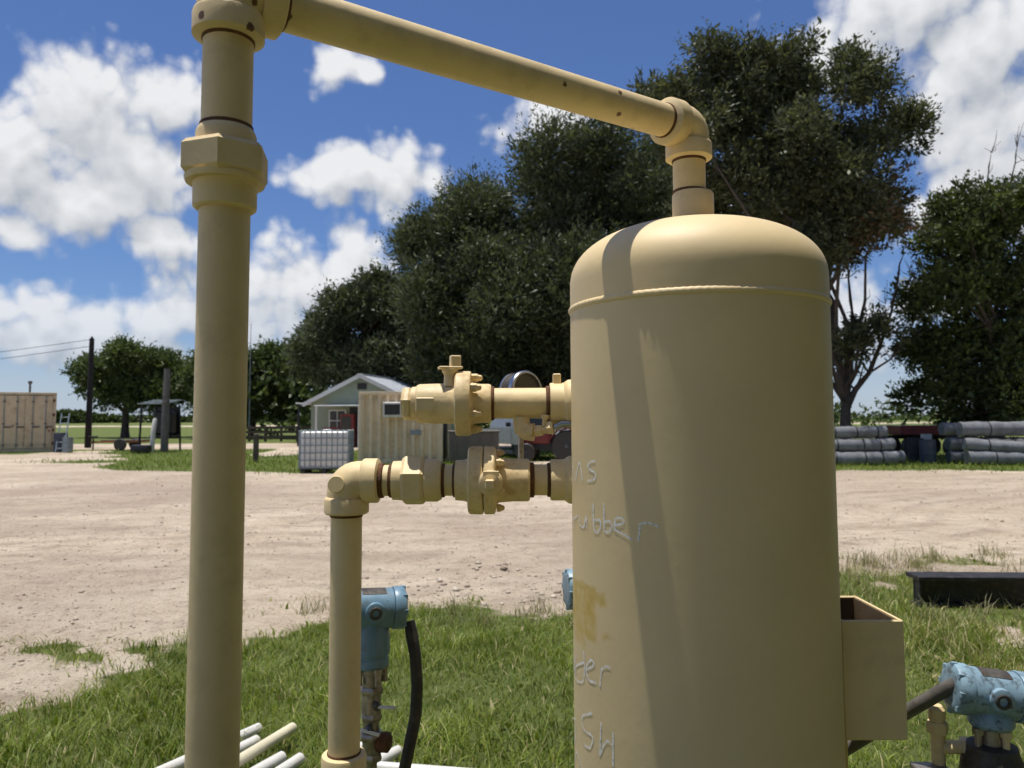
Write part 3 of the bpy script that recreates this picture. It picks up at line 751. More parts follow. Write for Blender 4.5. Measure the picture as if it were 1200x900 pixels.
def make_treeline():
    """the wooded horizon as one mass, plus unseen woods added to darken the tank"""
    cen, rad = [], []
    for a in np.arange(-50, 50, 0.30):
        Y = 330 + 40 * math.sin(a * 0.21); x = math.tan(R(a)) * Y
        h = 1.0 + 4.6 * max(0, float(vnoise(np.array([a * 0.33 + 40]), np.array([0.5]), 5)[0]) - 0.15)
        if -36 < a < -29: h *= 1.0
        cen.append((x, Y, h * 0.55)); rad.append(h * 0.75)
    for a in np.arange(18, 44, 0.8):     # nearer hedge behind the rolls
        Y = 95; x = math.tan(R(a)) * Y; h = 2.0 + random.uniform(0, 1.8)
        cen.append((x, Y + random.uniform(-3, 3), h * 0.5)); rad.append(h * 0.7)
    for a in np.arange(-18, 8, 1.1):     # scrub under the trees behind the house and office
        Y = 58; x = math.tan(R(a)) * Y; h = 3.2 + random.uniform(0, 2.4)
        cen.append((x, Y + random.uniform(-3, 3), h * 0.5)); rad.append(h * 0.75)
    V, F, t = leaf_cloud(cen, rad, 90000, (1.0, 0.6), spray=0.8, up=0.3)
    # tall unseen woods added behind the camera to block sky and darken the tank
    c2, r2 = [], []
    for a in np.arange(58, 204, 4.0):
        for z, dr in ((1.5, 0), (4.5, 1.0), (7.5, 1.5), (10.5, 2.2), (13.0, 3.2)):
            d = 11.0 + dr + random.uniform(-1, 1)
            c2.append((math.sin(R(a)) * d, math.cos(R(a)) * d - 1.0, z)); r2.append(2.0)
    V2, F2, t2 = leaf_cloud(c2, r2, 48000, (0.75, 0.40), spray=0.9, up=0.3)
    V = np.vstack([V, V2]); t = np.concatenate([t, t2]); F = np.arange(len(V)).reshape(-1, 4)
    back = np.repeat(V.reshape(-1, 4, 3)[:, 0, 1] < 20, 4)
    near = np.repeat(V.reshape(-1, 4, 3)[:, 0, 1] < 150, 4) & ~back
    c0 = np.repeat(V.reshape(-1, 4, 3)[:, :1], 4, 1).reshape(-1, 3)
    V = np.where(near[:, None], c0 + (V - c0) * 0.35, V)
    ob = np_mesh('treeline', V, F, M_far, rnd=t)
    ob['kind'] = 'stuff'
    tag(ob, 'far-off wooded horizon and scrub beyond the yard, with unseen woods added for shade', 'treeline')
make_treeline()

# ------------------------------------------------------------------ foreground pipework
PR = 0.03015                      # 2 inch pipe
TANK = Vector((0.343, 1.41, 0.0)); TR = 0.2330
Z_LOW, Z_UP, Y_L = 1.329, 1.479, 1.50

def make_tank():
    t = thing('scrubber_tank', TANK, 'cream painted upright scrubber tank with domed top and chalk writing', 'tank')
    cx, cy = TANK.x, TANK.y
    M0 = Matrix.Translation((cx, cy, 0))
    MB().lathe([(TR, 0.30), (TR, 0.6), (TR, 1.0), (TR, 1.4), (TR, 1.645)], M0, 128, cap=False).build('shell', M_tank, t)
    prof = [(TR, 1.655), (TR, 1.694)]
    for i in range(1, 25):
        a = math.pi / 2 * i / 24
        prof.append((max(TR * math.cos(a) ** 0.86, 0.0005), 1.694 + 0.117 * math.sin(a) ** 0.86))
    MB().lathe(prof, M0, 128, cap=False).build('domed_head', M_tank, t)
    sv, sf = [], []          # hand-laid weld bead round the head
    for i in range(360):
        an = 2 * math.pi * i / 360; rip = 0.0005 * math.sin(i * 2.1) + random.uniform(-.0003, .0003)
        for dr, dz in ((-.004, -.0075), (.0010, -.0055), (.0028 + rip, -.0025), (.0033 + rip, 0), (.0027 + rip, .0025), (.0008, .0055), (-.004, .0075)):
            sv.append((cx + (TR + dr) * math.cos(an), cy + (TR + dr) * math.sin(an), 1.650 + dz + rip * .6))
        j = (i + 1) % 360
        for k in range(6): sf.append([i * 7 + k, j * 7 + k, j * 7 + k + 1, i * 7 + k + 1])
    MB().add(sv, sf).build('weld_seam', M_tank, t, angle=80)
    MB().lathe([(TR - .02, 0.31), (TR, 0.30)][::-1] + [(TR * math.cos(a) , 0.30 - 0.11 * math.sin(a)) for a in (0.3, 0.7, 1.1, 1.5)], M0, 64).build('bottom_head', M_tank, t)
    for k in range(4):
        a = R(45 + 90 * k)
        MB().box((cx + math.cos(a) * (TR + .02), cy + math.sin(a) * (TR + .02), 0.24), (0.06, 0.06, 0.52), bevel=.004).build('leg', M_pipe, t)
    MB().lathe([(0.037, 1.795), (0.0385, 1.80), (0.0385, 1.868), (0.036, 1.872)], M0, 40).build('top_nozzle', M_pipe, t)
    # open-topped square sleeve welded to the right side
    b = MB()
    x0, x1, y0, y1, z0, z1, w = 0.571, 0.680, 1.350, 1.535, 0.893, 1.096, 0.006
    b.box(((x0 + x1) / 2, y0 + w / 2, (z0 + z1) / 2), (x1 - x0, w, z1 - z0), bevel=.0022)
    b.box(((x0 + x1) / 2, y1 - w / 2, (z0 + z1) / 2), (x1 - x0, w, z1 - z0), bevel=.0022)
    b.box((x0 + w / 2, (y0 + y1) / 2, (z0 + z1) / 2), (w, y1 - y0 - 2 * w - .001, z1 - z0 - .002))
    b.box((x1 - w / 2, (y0 + y1) / 2, (z0 + z1) / 2), (w - .0004, y1 - y0 - 2 * w + .002, z1 - z0 - .002))
    b.box(((x0 + x1) / 2, (y0 + y1) / 2, z0 + .02), (x1 - x0 - 2 * w - .001, y1 - y0 - 2 * w - .001, .006))
    b.build('bracket_sleeve', M_pipe, t)
    b = MB(); q = .0012
    b.box(((x0 + x1) / 2, y1 - w - q / 2 - .0005, (z0 + z1) / 2), (x1 - x0 - 2 * w - .004, q, z1 - z0 - .006))
    b.box((x1 - w - q / 2 - .0008, (y0 + y1) / 2, (z0 + z1) / 2), (q, y1 - y0 - 2 * w - .006, z1 - z0 - .006))
    b.box((x0 + w + q / 2 + .0008, (y0 + y1) / 2, (z0 + z1) / 2), (q, y1 - y0 - 2 * w - .006, z1 - z0 - .006))
    b.box(((x0 + x1) / 2, y0 + w + q / 2 + .0005, (z0 + z1) / 2), (x1 - x0 - 2 * w - .004, q, z1 - z0 - .006))
    b.build('bare_lining', M_primer, t)
    MB().box((0.5925, 1.44, 0.45), (0.022, 0.05, 0.88), bevel=.002).build('bracket_post', M_pipe, t)
    # welded couplings on the left
    for z in (Z_LOW, Z_UP):
        F = frame((0.165, Y_L, z), (-1, 0, 0))
        MB().lathe([(0.040, 0.0), (0.040, 0.088), (0.0385, 0.091), (0.0335, 0.091)], F, 40).build('side_nozzle', M_pipe, t)
        MB().lathe([(0.047, 0.045), (0.046, 0.055), (0.040, 0.064)], F, 40).build('nozzle_weld', M_pipe, t, angle=80)
    MB().box((0.088, Y_L - .004, Z_UP + .047), (0.016, 0.016, 0.022), bevel=.002).build('square_plug', M_pipe, t)
    # chalk
    CHALK = [[(182, 1.3305), (184, 1.3643)], [(184.5, 1.3643), (189.4, 1.3374)], [(190.4, 1.3377), (195.4, 1.3716), (199.0, 1.3404)], [(209.6, 1.3767), (205.4, 1.3737), (204.8, 1.3631), (209.5, 1.3569), (209.0, 1.3464), (203.7, 1.3418)], [(181, 1.2918), (178.5, 1.2828), (180.5, 1.2737)], [(182.1, 1.2717), (179.5, 1.2605), (182.0, 1.2493)], [(184.6, 1.2716), (186.4, 1.2527)], [(185.5, 1.2676), (192.7, 1.2778)], [(194.6, 1.2766), (195.7, 1.2622), (199.8, 1.2622), (202.0, 1.2801), (202.6, 1.2616)], [(207.9, 1.3056), (208.6, 1.2604), (212.4, 1.2643), (212.5, 1.2787), (208.7, 1.2769)], [(215.0, 1.3082), (215.5, 1.2638), (219.1, 1.2674), (218.8, 1.2793), (215.6, 1.278)], [(220.8, 1.2741), (225.6, 1.2799), (224.4, 1.2874), (221.5, 1.2844), (221.1, 1.2682), (224.3, 1.2636), (229.6, 1.2549)], [(233.1, 1.2805), (232.1, 1.253)], [(232.5, 1.2804), (236.8, 1.2836), (240.9, 1.2789)], [(177.3, 0.9893), (179.2, 1.0157), (182.4, 0.9972), (187.2, 1.0303)], [(198.3, 1.0517), (197.9, 1.0016), (187.7, 0.9883), (186.9, 1.0086), (198.2, 1.0308)], [(200.5, 1.0213), (206.9, 1.0367), (205.0, 1.0427), (200.6, 1.0254), (202.7, 1.0075), (208.5, 1.0105)], [(212.4, 1.0387), (211.1, 1.0074)], [(211.7, 1.034), (215.1, 1.0436), (217.7, 1.0435)], [(178.3, 0.9058), (184.8, 0.9146), (185.0, 0.8882), (179.3, 0.8621)], [(205.4, 0.9564), (196.1, 0.9372), (197.3, 0.9185), (205.2, 0.918), (203.1, 0.8967), (197.2, 0.8936)], [(211.6, 0.9506), (210.5, 0.8959)], [(210.5, 0.8959), (214.5, 0.9231), (218.1, 0.9239)], [(218.6, 0.9439), (218.4, 0.8895)], [(180.2, 0.8143), (185.8, 0.8619), (195.4, 0.8499)]]
    rows = {'chalk_word': CHALK[:4], 'chalk_word.001': CHALK[4:14], 'chalk_word.002': CHALK[14:19], 'chalk_word.003': CHALK[19:]}
    for nm, strokes in rows.items():
        b = MB()
        rr = TR + 0.0006
        for s in strokes:
            p = [np.array([R(a) * TR, z]) for a, z in s]
            # smooth the stroke
            q = []
            for i in range(len(p) - 1):
                a0 = p[max(0, i - 1)]; a1 = p[i]; a2 = p[i + 1]; a3 = p[min(len(p) - 1, i + 2)]
                for u in np.linspace(0, 1, 7)[:-1]:
                    q.append(0.5 * ((2 * a1) + (a2 - a0) * u + (2 * a0 - 5 * a1 + 4 * a2 - a3) * u * u + (3 * a1 - a0 - 3 * a2 + a3) * u ** 3))
            q.append(p[-1])
            vs = []; fs = []
            for i, c in enumerate(q):
                d = q[min(i + 1, len(q) - 1)] - q[max(0, i - 1)]; d = d / (np.linalg.norm(d) + 1e-9)
                w = 0.0019 * random.uniform(0.75, 1.2)
                for sg in (-1, 1):
                    e = c + sg * w * np.array([-d[1], d[0]])
                    th = e[0] / TR
                    vs.append((cx + rr * math.cos(th), cy + rr * math.sin(th), e[1]))
                if i: fs.append([2 * i - 2, 2 * i - 1, 2 * i + 1, 2 * i])
            b.add(vs, fs)
        b.build('chalk_word', M_chalk, t)
    return t
make_tank()

def elbow(c, a, b, parent, r=0.0385, band=0.0432, reach=0.064, bl=0.031, mat=None):
    """forged threaded elbow: round bend between two banded sockets, opening along a and b"""
    c = Vector(c); a = Vector(a).normalized(); b = Vector(b).normalized()
    br = 0.032
    pts = [c + a * reach, c + a * (reach - .003), c + a * (reach - .003), c + a * (reach - bl + .003), c + a * (reach - bl), c + a * br]
    rad = [band - .004, band - .001, band, band, band - .001, r]
    for i in range(1, 9):
        u = i / 9; p = c + a * br * (1 - u) ** 2 + b * br * u ** 2
        pts.append(p); rad.append(r + 0.0015 * math.sin(u * math.pi))
    pts += [c + b * br, c + b * (reach - bl), c + b * (reach - bl + .003), c + b * (reach - .003), c + b * (reach - .003), c + b * reach]
    rad += [r, band - .001, band, band, band - .001, band - .004]
    # keep points distinct
    q, w = [pts[0]], [rad[0]]
    for p, k in zip(pts[1:], rad[1:]):
        if (p - q[-1]).length < 1e-4: p = p + (c - p).normalized() * 2e-4 if len(q) < 8 else p + b * 2e-4
        q.append(p); w.append(k)
    return MB().sweep(q, w, seg=40).build('elbow', mat or M_pipe, parent, angle=50)

def ring(parent, c, axis, r=PR + .0016, l=0.006):
    return MB().lathe([(r - .002, -l / 2), (r, -l / 3), (r, l / 3), (r - .002, l / 2)], frame(c, axis), 36).build('rusty_thread', M_rust, parent)

def hexnut(parent, c, axis, R_, l, up, name='union_nut', mat=None):
    F = frame(c, axis, up)
    b = MB()
    vs, fs = [], []
    levels = [(R_ * 0.90, -l / 2), (R_, -l / 2 + .006), (R_, l / 2 - .006), (R_ * 0.90, l / 2)]
    n = 6
    for r, h in levels:
        for i in range(n):
            a = math.pi / 6 + 2 * math.pi * i / n
            vs.append((r * math.cos(a), r * math.sin(a), h))
    for k in range(3):
        for i in range(n):
            j = (i + 1) % n
            fs.append([k * n + i, k * n + j, (k + 1) * n + j, (k + 1) * n + i])
    fs.append(list(range(n))[::-1]); fs.append([3 * n + i for i in range(n)])
    b.add(vs, fs, F)
    return b.build(name, mat or M_pipe, parent, angle=15)

RX, RY = -0.353, 0.92
def make_overhead():
    t = thing('overhead_pipe', (RX, RY, 0), 'cream riser pipe with hex union turning overhead across to the tank top', 'pipe')
    zt = 1.987
    MB().lathe([(PR, -0.05), (PR, 1.715)], Matrix.Translation((RX, RY, 0)), 64).build('riser_pipe', M_pipe, t)
    M0 = Matrix.Translation((RX, RY, 0))
    MB().lathe([(0.0335, 1.706), (0.0372, 1.709), (0.0375, 1.714), (0.0375, 1.742), (0.040, 1.746), (0.0415, 1.752)], M0, 48).build('union_collar', M_pipe, t)
    hexnut(t, (RX, RY, 1.7655), (0, 0, 1), 0.0535, 0.042, (0.35, 1, 0))
    MB().lathe([(0.046, 1.739), (0.0475, 1.7425), (0.0475, 1.746)], M0, 48).build('nut_lip', M_pipe, t)
    MB().lathe([(0.036, 1.783), (0.036, 1.800), (0.034, 1.806), (0.0315, 1.809)], M0, 48).build('union_collar', M_pipe, t)
    ring(t, (RX, RY, 1.811), (0, 0, 1))
    MB().lathe([(PR, 1.812), (PR, 1.93)], M0, 64).build('nipple', M_pipe, t)
    ring(t, (RX, RY, 1.922), (0, 0, 1))
    top = Vector((RX, RY, zt)); end = Vector((TANK.x - .006, TANK.y, 2.000))
    d = (end - top).normalized()
    elbow(top, (0, 0, -1), d, t, mat=M_pipe_rust)
    ring(t, top + d * 0.067, d)
    MB().sweep([top + d * 0.05, end - d * 0.05], PR, seg=64).build('crossover_pipe', M_pipe_rust, t)
    ring(t, end - d * 0.067, d)
    elbow(end, -d, (0, 0, -1), t)
    # raised cheek pad on the elbow's back
    back = (d + Vector((0, 0, 1))).normalized()
    MB().box((0, 0, 0), (0.022, 0.022, 0.006), frame(end + Vector((d.x, d.y, 0)) * 0.036 + Vector((0, 0, .012)), d, (0, 0, 1)), bevel=.0015).build('casting_pad', M_pipe, t)
    MB().lathe([(PR, 1.866), (PR, 1.945)], Matrix.Translation((end.x, end.y, 0)), 48).build('nipple', M_pipe, t)
    ring(t, (end.x, end.y, 1.8745), (0, 0, 1))
    ring(t, (end.x, end.y, 1.934), (0, 0, 1))
make_overhead()

def xl(parent, name, z, prof, mat=None, seg=40, y=Y_L):
    """a turned piece on the horizontal line y, z; prof = [(x, r), ...]"""
    return MB().lathe([(r, x) for x, r in prof], frame((0, y, z), (1, 0, 0), (0, 0, 1)), seg).build(name, mat or M_pipe, parent)

def bolts(parent, xc, z, R_, n, ph, x_len=0.014, r=0.0075, name='flange_bolt', y=Y_L):
    first = None
    b = MB()
    F = frame((xc, y, z), (1, 0, 0), (0, 0, 1))
    src = MB().lathe([(r * .98, 0), (r, .002), (r, x_len * .6), (r * .8, x_len * .6 + .0005), (r * .62, x_len), (r * .2, x_len + .002)], F, 6)
    for i in range(n):
        a = ph + 2 * math.pi * i / n
        off = Vector((0, math.cos(a) * R_, math.sin(a) * R_))
        if first is None:
            o = src.build(name, M_valve, parent); o.location = off; first = o
        else:
            c = first.copy(); COL.objects.link(c); c.parent = parent; c.location = off; ORIG[c] = ORIG[first]

def make_lower():
    t = thing('inlet_pipe', (-0.3245, Y_L, 0), 'cream lower pipe with elbow, hex union and valve feeding the tank side', 'pipe')
    x0, z = -0.3245, Z_LOW
    MB().lathe([(PR, -0.05), (PR, 1.28)], Matrix.Translation((x0, Y_L, 0)), 56).build('down_pipe', M_pipe, t)
    M0 = Matrix.Translation((x0, Y_L, 0))
    MB().lathe([(0.037, 0.70), (0.0425, 0.703), (0.0425, 0.806), (0.041, 0.811), (0.036, 0.8125)], M0, 48).build('coupling', M_pipe, t)
    ring(t, (x0, Y_L, 0.814), (0, 0, 1))
    elbow((x0, Y_L, z), (0, 0, -1), (1, 0, 0), t)
    ring(t, (x0, Y_L, z - 0.0672), (0, 0, 1))
    ring(t, (x0 + .068, Y_L, z), (1, 0, 0), r=PR + .004, l=.010)
    MB().lathe([(0.0165, 0), (0.0165, 0.004), (0.015, 0.0055)], frame((x0 - .012, Y_L - .0355, z - .004), (0, -1, 0.12)), 28).build('casting_boss', M_pipe, t)
    xl(t, 'nipple', z, [(-0.275, PR), (-0.22, PR)])
    ring(t, (-0.2375, Y_L, z), (1, 0, 0), r=PR + .003, l=.007)
    xl(t, 'union_collar', z, [(-0.234, .0335), (-0.2335, .0375), (-0.214, .0385), (-0.205, .0385)])
    hexnut(t, (-0.193, Y_L, z), (1, 0, 0), 0.0485, 0.044, (0.0, 0.35, 1))
    MB().add([(-.205, Y_L - .006, z + .038), (-.195, Y_L - .006, z + .038), (-.195, Y_L + .006, z + .038), (-.205, Y_L + .006, z + .038), (-.1985, Y_L, z + .060)], [[0, 1, 4], [1, 2, 4], [2, 3, 4], [3, 0, 4]]).build('nut_spur', M_pipe, t, smooth=False)
    xl(t, 'union_collar', z, [(-0.171, .039), (-0.170, .041), (-0.147, .0415), (-0.139, .037), (-0.1375, .033)])
    ring(t, (-0.135, Y_L, z), (1, 0, 0), r=PR + .003, l=.006)
    xl(t, 'nipple', z, [(-0.14, PR), (-0.10, PR)])
    ring(t, (-0.1135, Y_L, z), (1, 0, 0), r=PR + .003, l=.006)
    xl(t, 'valve_end', z, [(-0.112, .034), (-0.111, .039), (-0.095, .040), (-0.086, .043)], mat=M_valve)
    xl(t, 'valve_flange', z, [(-0.087, .045), (-0.086, .062), (-0.083, .0655), (-0.060, .0662), (-0.057, .064), (-0.0565, .054)], mat=M_valve, seg=48)
    xl(t, 'valve_flange', z, [(-0.0555, .054), (-0.055, .064), (-0.052, .0662), (-0.036, .0655), (-0.033, .062), (-0.031, .050)], mat=M_valve, seg=48)
    xl(t, 'valve_body', z, [(-0.034, .050), (-0.026, .0435), (0.002, .0415), (0.030, .0415), (0.0335, .039), (0.034, .034)], mat=M_valve)
    bolts(t, -0.031, z, 0.054, 6, 0.3)
    # stem boss pointing at the viewer, with square key and locking plate
    F = frame((-0.042, Y_L - .055, z), (0, -1, 0), (0, 0, 1))
    st = MB().lathe([(0.024, -0.01), (0.024, 0.012), (0.019, 0.016), (0.019, 0.024), (0.013, 0.026)], F, 28).build('stem_boss', M_pipe, t)
    MB().box((-0.042, Y_L - .090, z), (0.016, 0.022, 0.016), bevel=.0015).build('square_key', M_pipe, st)
    MB().box((-0.040, Y_L - .077, z + .018), (0.030, 0.005, 0.010), bevel=.001).build('stop_plate', M_pipe, st)
    ring(t, (0.0375, Y_L, z), (1, 0, 0), r=PR + .004, l=.010)
    xl(t, 'nipple', z, [(0.03, PR), (0.085, PR)])
    ring(t, (0.0715, Y_L, z), (1, 0, 0), r=PR + .003, l=.008)
make_lower()

def make_upper():
    z = Z_UP
    t = thing('ball_valve', (-0.09, Y_L, z), 'cream flanged ball valve with square stem on the upper side pipe of the tank', 'valve')
    hexnut(t, (-0.206, Y_L, z), (1, 0, 0), 0.034, 0.020, (0, 0.2, 1), name='end_plug', mat=M_valve)
    xl(t, 'plug_collar', z, [(-0.198, .024), (-0.197, .033), (-0.188, .034), (-0.1865, .030)], mat=M_valve)
    xl(t, 'valve_body', z, [(-0.189, .030), (-0.187, .0365), (-0.182, .0385), (-0.150, .0395), (-0.118, .0395), (-0.110, .043)], mat=M_valve)
    MB().box((-0.168, Y_L - .0345, z - .002), (0.036, 0.010, 0.027), bevel=.002).build('wrench_flat', M_pipe, t)
    xl(t, 'valve_flange', z, [(-0.112, .044), (-0.111, .060), (-0.108, .0635), (-0.084, .0640), (-0.081, .062), (-0.0805, .050)], mat=M_valve, seg=48)
    xl(t, 'valve_tailpiece', z, [(-0.081, .046), (-0.076, .040), (-0.062, .0385), (-0.046, .0385), (-0.0415, .0365), (-0.0405, .033)], mat=M_valve)
    bolts(t, -0.0805, z, 0.051, 6, 0.42, x_len=.020, r=.0085)
    ring(t, (-0.039, Y_L, z), (1, 0, 0), r=PR + .0035, l=.008)
    xl(t, 'nipple', z, [(-0.043, PR), (0.078, PR)])
    ring(t, (0.070, Y_L, z), (1, 0, 0), r=PR + .004, l=.008)
    # stem with stop plate and square head
    F = frame((-0.1215, Y_L - .012, z + .034), (0, 0, 1))
    st = MB().lathe([(0.014, 0), (0.0125, 0.008), (0.012, 0.022), (0.016, 0.028), (0.0165, 0.034), (0.010, 0.036)], F, 24).build('stem', M_valve, t)
    MB().box((0, 0, 0.036), (0.046, 0.030, 0.005), frame((-0.1215, Y_L - .012, z + .034), (0, 0, 1), (1, .25, 0)), bevel=.0015).build('stop_plate', M_pipe, st)
    MB().box((0, 0, 0.049), (0.020, 0.018, 0.022), frame((-0.1115, Y_L - .012, z + .034), (0, 0, 1), (1, .35, 0)), bevel=.0018).build('square_head', M_pipe, st)
    # drain fittings slung under the pipe
    dz = z - .030
    b = MB().sweep([(0.018, Y_L - .005, z - .026), (0.018, Y_L - .005, dz - .006), (0.020, Y_L - .006, dz - .018), (0.030, Y_L - .010, dz - .026), (0.042, Y_L - .013, dz - .027)], [.0165, .0165, .018, .0175, .0175], seg=18)
    b.build('drain_elbow', M_valve, t)
    hexnut(t, (0.050, Y_L - .015, dz - .024), (1, -.25, .15), 0.0125, 0.018, (0, 0, 1), name='hex_fitting')
    MB().sweep([(0.055, Y_L - .016, dz - .023), (0.080, Y_L - .022, dz - .018)], .0085, seg=14).build('needle_valve', M_pipe, t)
    hexnut(t, (0.074, Y_L - .021, dz - .018), (1, -.25, .15), 0.0145, 0.012, (0, 0, 1), name='hex_fitting')
    MB().lathe([(.005, 0), (.005, .016), (.009, .017), (.009, .024), (.005, .025)], frame((0.062, Y_L - .018, dz - .016), (.1, -.2, 1)), 14).build('bleed_screw', M_pipe, t)
    MB().sweep([(0.082, Y_L - .022, dz - .018), (0.098, Y_L - .025, dz - .010), (0.115, Y_L - .028, dz - .012)], .0075, seg=12).build('tube_fitting', M_chrome, t)
make_upper()

def make_gauge():
    c = Vector((0.022, 1.605, 1.506))
    t = thing('pressure_gauge', (c.x, c.y, 1.44), 'round chrome-rimmed pressure gauge peeking over the upper pipe', 'gauge')
    ax = Vector((0.62, -0.78, 0.10))
    F = frame(c, ax)
    MB().lathe([(0.030, -0.028), (0.038, -0.026), (0.0395, -0.020), (0.0395, 0.006)], F, 48).build('case', M_darksteel, t)
    MB().lathe([(0.0400, -0.028), (0.0425, -0.026), (0.0425, -0.021), (0.040, -0.020)], F, 48, cap=False).build('rear_flange', M_chrome, t)
    MB().lathe([(0.0395, 0.004), (0.0425, 0.006), (0.0425, 0.015), (0.0400, 0.018), (0.0365, 0.018), (0.0355, 0.012)], F, 48, cap=False).build('bezel', M_chrome, t)
    MB().lathe([(0.0362, 0.0100), (0.0362, 0.0112)], F, 48).build('dial', M_dial, t)
    MB().lathe([(.006, 1.33), (.006, 1.455), (.010, 1.457), (.010, 1.478)], Matrix.Translation((c.x - .004, c.y + .006, 0)), 16).build('stem', M_steel, t)
    MB().sweep([(c.x - .004, c.y + .006, 1.34), (c.x + .02, c.y + .005, 1.315), (c.x + .15, c.y - .04, 1.315)], .008, seg=12).build('gauge_tube', M_steel, t)
make_gauge()

# ------------------------------------------------------------------ transmitters
def make_transmitter(loc, h, ax, label, worn=False, handles=False, tilt=0.0, short=False, group='pressure transmitters on stands'):
    """blue process transmitter: horizontal drum with two screw covers on a bell-shaped sensor, manifold and stand"""
    t = thing('pressure_transmitter', loc, label, 'transmitter', group)
    mat = M_bluechip if worn else M_blue
    o = Vector(loc); c = o + Vector((0, 0, h))
    ax = Vector((ax[0], ax[1], tilt)).normalized()
    F = frame(c, ax, (0, 0, 1))
    MB().lathe([(.0385, -.043), (.0415, -.041), (.0415, .041), (.0385, .043)], F, 48).build('housing', mat, t)
    for sg in (-1, 1):
        G = frame(c + ax * sg * .0425, ax * sg, (0, 0, 1))
        cov = MB().lathe([(.0435, 0), (.0445, .002), (.0445, .018), (.0425, .024), (.036, .027), (.030, .0275)], G, 48).build('cover', mat, t)
        for k in range(8):
            a = 2 * math.pi * k / 8
            MB().box((math.cos(a) * .0405, math.sin(a) * .0405, .022), (.010, .008, .010), G @ Matrix.Identity(4), bevel=.001).build('lug', mat, cov)
    side = ax.cross(Vector((0, 0, 1))).normalized()
    if side.y > 0: side = -side
    bs = MB().lathe([(.021, 0), (.0205, .010), (.018, .0115)], frame(c + side * .036, side), 32).build('conduit_boss', mat, t)
    MB().lathe([(.0135, 0), (.0135, .0125), (.0115, .014), (.0075, .014), (.0072, .008), (.001, .0078)], frame(c + side * .036, side), 28).build('conduit_plug', M_darksteel, bs)
    F2 = frame(c, ax, (0, 0, 1))
    # name plate wrapped over the drum
    vs, fs = [], []
    for i in range(9):
        a = R(-35 + 70 * i / 8)
        for x in (-.026, .026):
            vs.append((math.cos(a) * .0422, math.sin(a) * .0422, x))
        if i: fs.append([2 * i - 2, 2 * i - 1, 2 * i + 1, 2 * i])
    MB().add(vs, fs, F2).build('name_plate', M_darksteel, t)
    Mz = Matrix.Translation(c)
    if short:
        MB().lathe([(.030, -.020), (.037, -.036), (.038, -.052), (.034, -.058)], Mz, 40).build('sensor_module', mat, t)
        MB().lathe([(.022, -.057), (.022, -.090)], Mz, 28).build('neck', M_steel, t)
        for k in range(4):
            a = R(20 + 90 * k)
            MB().lathe([(.006, -.092), (.006, -.070), (.010, -.069), (.010, -.058), (.006, -.057)], Matrix.Translation(c + Vector((math.cos(a) * .031, math.sin(a) * .026, 0))), 10).build('bolt', M_pipe if k % 2 else M_steel, t)
        MB().lathe([(.030, -.088), (.041, -.092), (.043, -.104), (.052, -.125), (.055, -.16), (.050, -.20), (.02, -.21)], Mz, 28).build('flange', M_darksteel, t)
        MB().lathe([(.014, -h), (.014, -.205)], Mz, 20).build('stand_pipe', M_darksteel, t)
        return t
    MB().lathe([(.030, -.025), (.036, -.045), (.038, -.060), (.038, -.092), (.0345, -.094), (.0345, -.099), (.036, -.101), (.036, -.116), (.030, -.122)], Mz, 40).build('sensor_module', mat, t)
    MB().lathe([(.024, -.12), (.024, -.135), (.019, -.137), (.019, -.160)], Mz, 28).build('neck', M_steel, t)
    for k in range(4):
        a = R(35 + 90 * k)
        MB().lathe([(.007, -.155), (.007, -.128), (.010, -.127), (.010, -.118), (.006, -.117)], Matrix.Translation(c + Vector((math.cos(a) * .030, math.sin(a) * .026, 0))), 10).build('bolt', M_steel, t)
    if handles:
        MB().sweep([c + Vector((0, 0, -.12)), c + Vector((0, 0, -.16)), c + Vector((0, 0, -.165)), c + Vector((0, 0, -.215)), c + Vector((0, 0, -.22)), c + Vector((0, 0, -.30)), c + Vector((0, 0, -.31)), c + Vector((-.004, 0, -h + .0))],
                   [.015, .015, .021, .021, .017, .019, .013, .013], seg=14).build('manifold', M_steel, t)
        for p, e0, e1 in ((c + Vector((.010, -.012, -.195)), (.008, -.014, 0), (.045, -.022, .001)), (c + Vector((-.002, -.020, -.240)), (-.024, -.016, .006), (.026, -.020, -.006))):
            MB().lathe([(.008, 0), (.008, .018), (.006, .020)], frame(p, (.4, -.9, 0)), 12).build('valve_bonnet', M_darksteel, t)
            MB().sweep([p + Vector(e0), p + Vector(e1)], .0038, seg=8).build('valve_handle', M_pvc, t)
        for dz, rr in ((-.168, .026), (-.222, .024), (-.262, .026), (-.305, .024)):
            hexnut(t, c + Vector((0, 0, dz)), (0, 0, 1), rr, .016, (1, .3, 0), name='hex_fitting', mat=M_steel)
        MB().lathe([(.016, 0), (.020, .004), (.020, .026), (.014, .03)], frame(c + Vector((.012, .0, -.275)), (1, -.2, 0)), 18).build('bleed_body', M_rust, t)
    else:
        b = MB().box((c.x, c.y, c.z - .185), (.088, .060, .072), bevel=.006, segs=2)
        b.build('manifold', M_darksteel, t)
        MB().lathe([(.014, -h), (.014, -.21)], Mz, 20).build('stand_pipe', M_darksteel, t)
    return t

make_transmitter((-0.300, 1.65, 0), 1.047, (1.0, 0.35), 'blue transmitter with black hose behind the lower cream pipe', handles=True, tilt=-0.05)
make_transmitter((0.866, 1.42, 0), 0.948, (1.0, -0.10), 'chipped pale blue transmitter at the right edge beside the tank sleeve', worn=True, tilt=-0.12, short=True)
make_transmitter((0.188, 1.76, 0), 1.064, (1.0, 0.15), 'blue transmitter almost hidden behind the left side of the tank', worn=True, tilt=0.02)

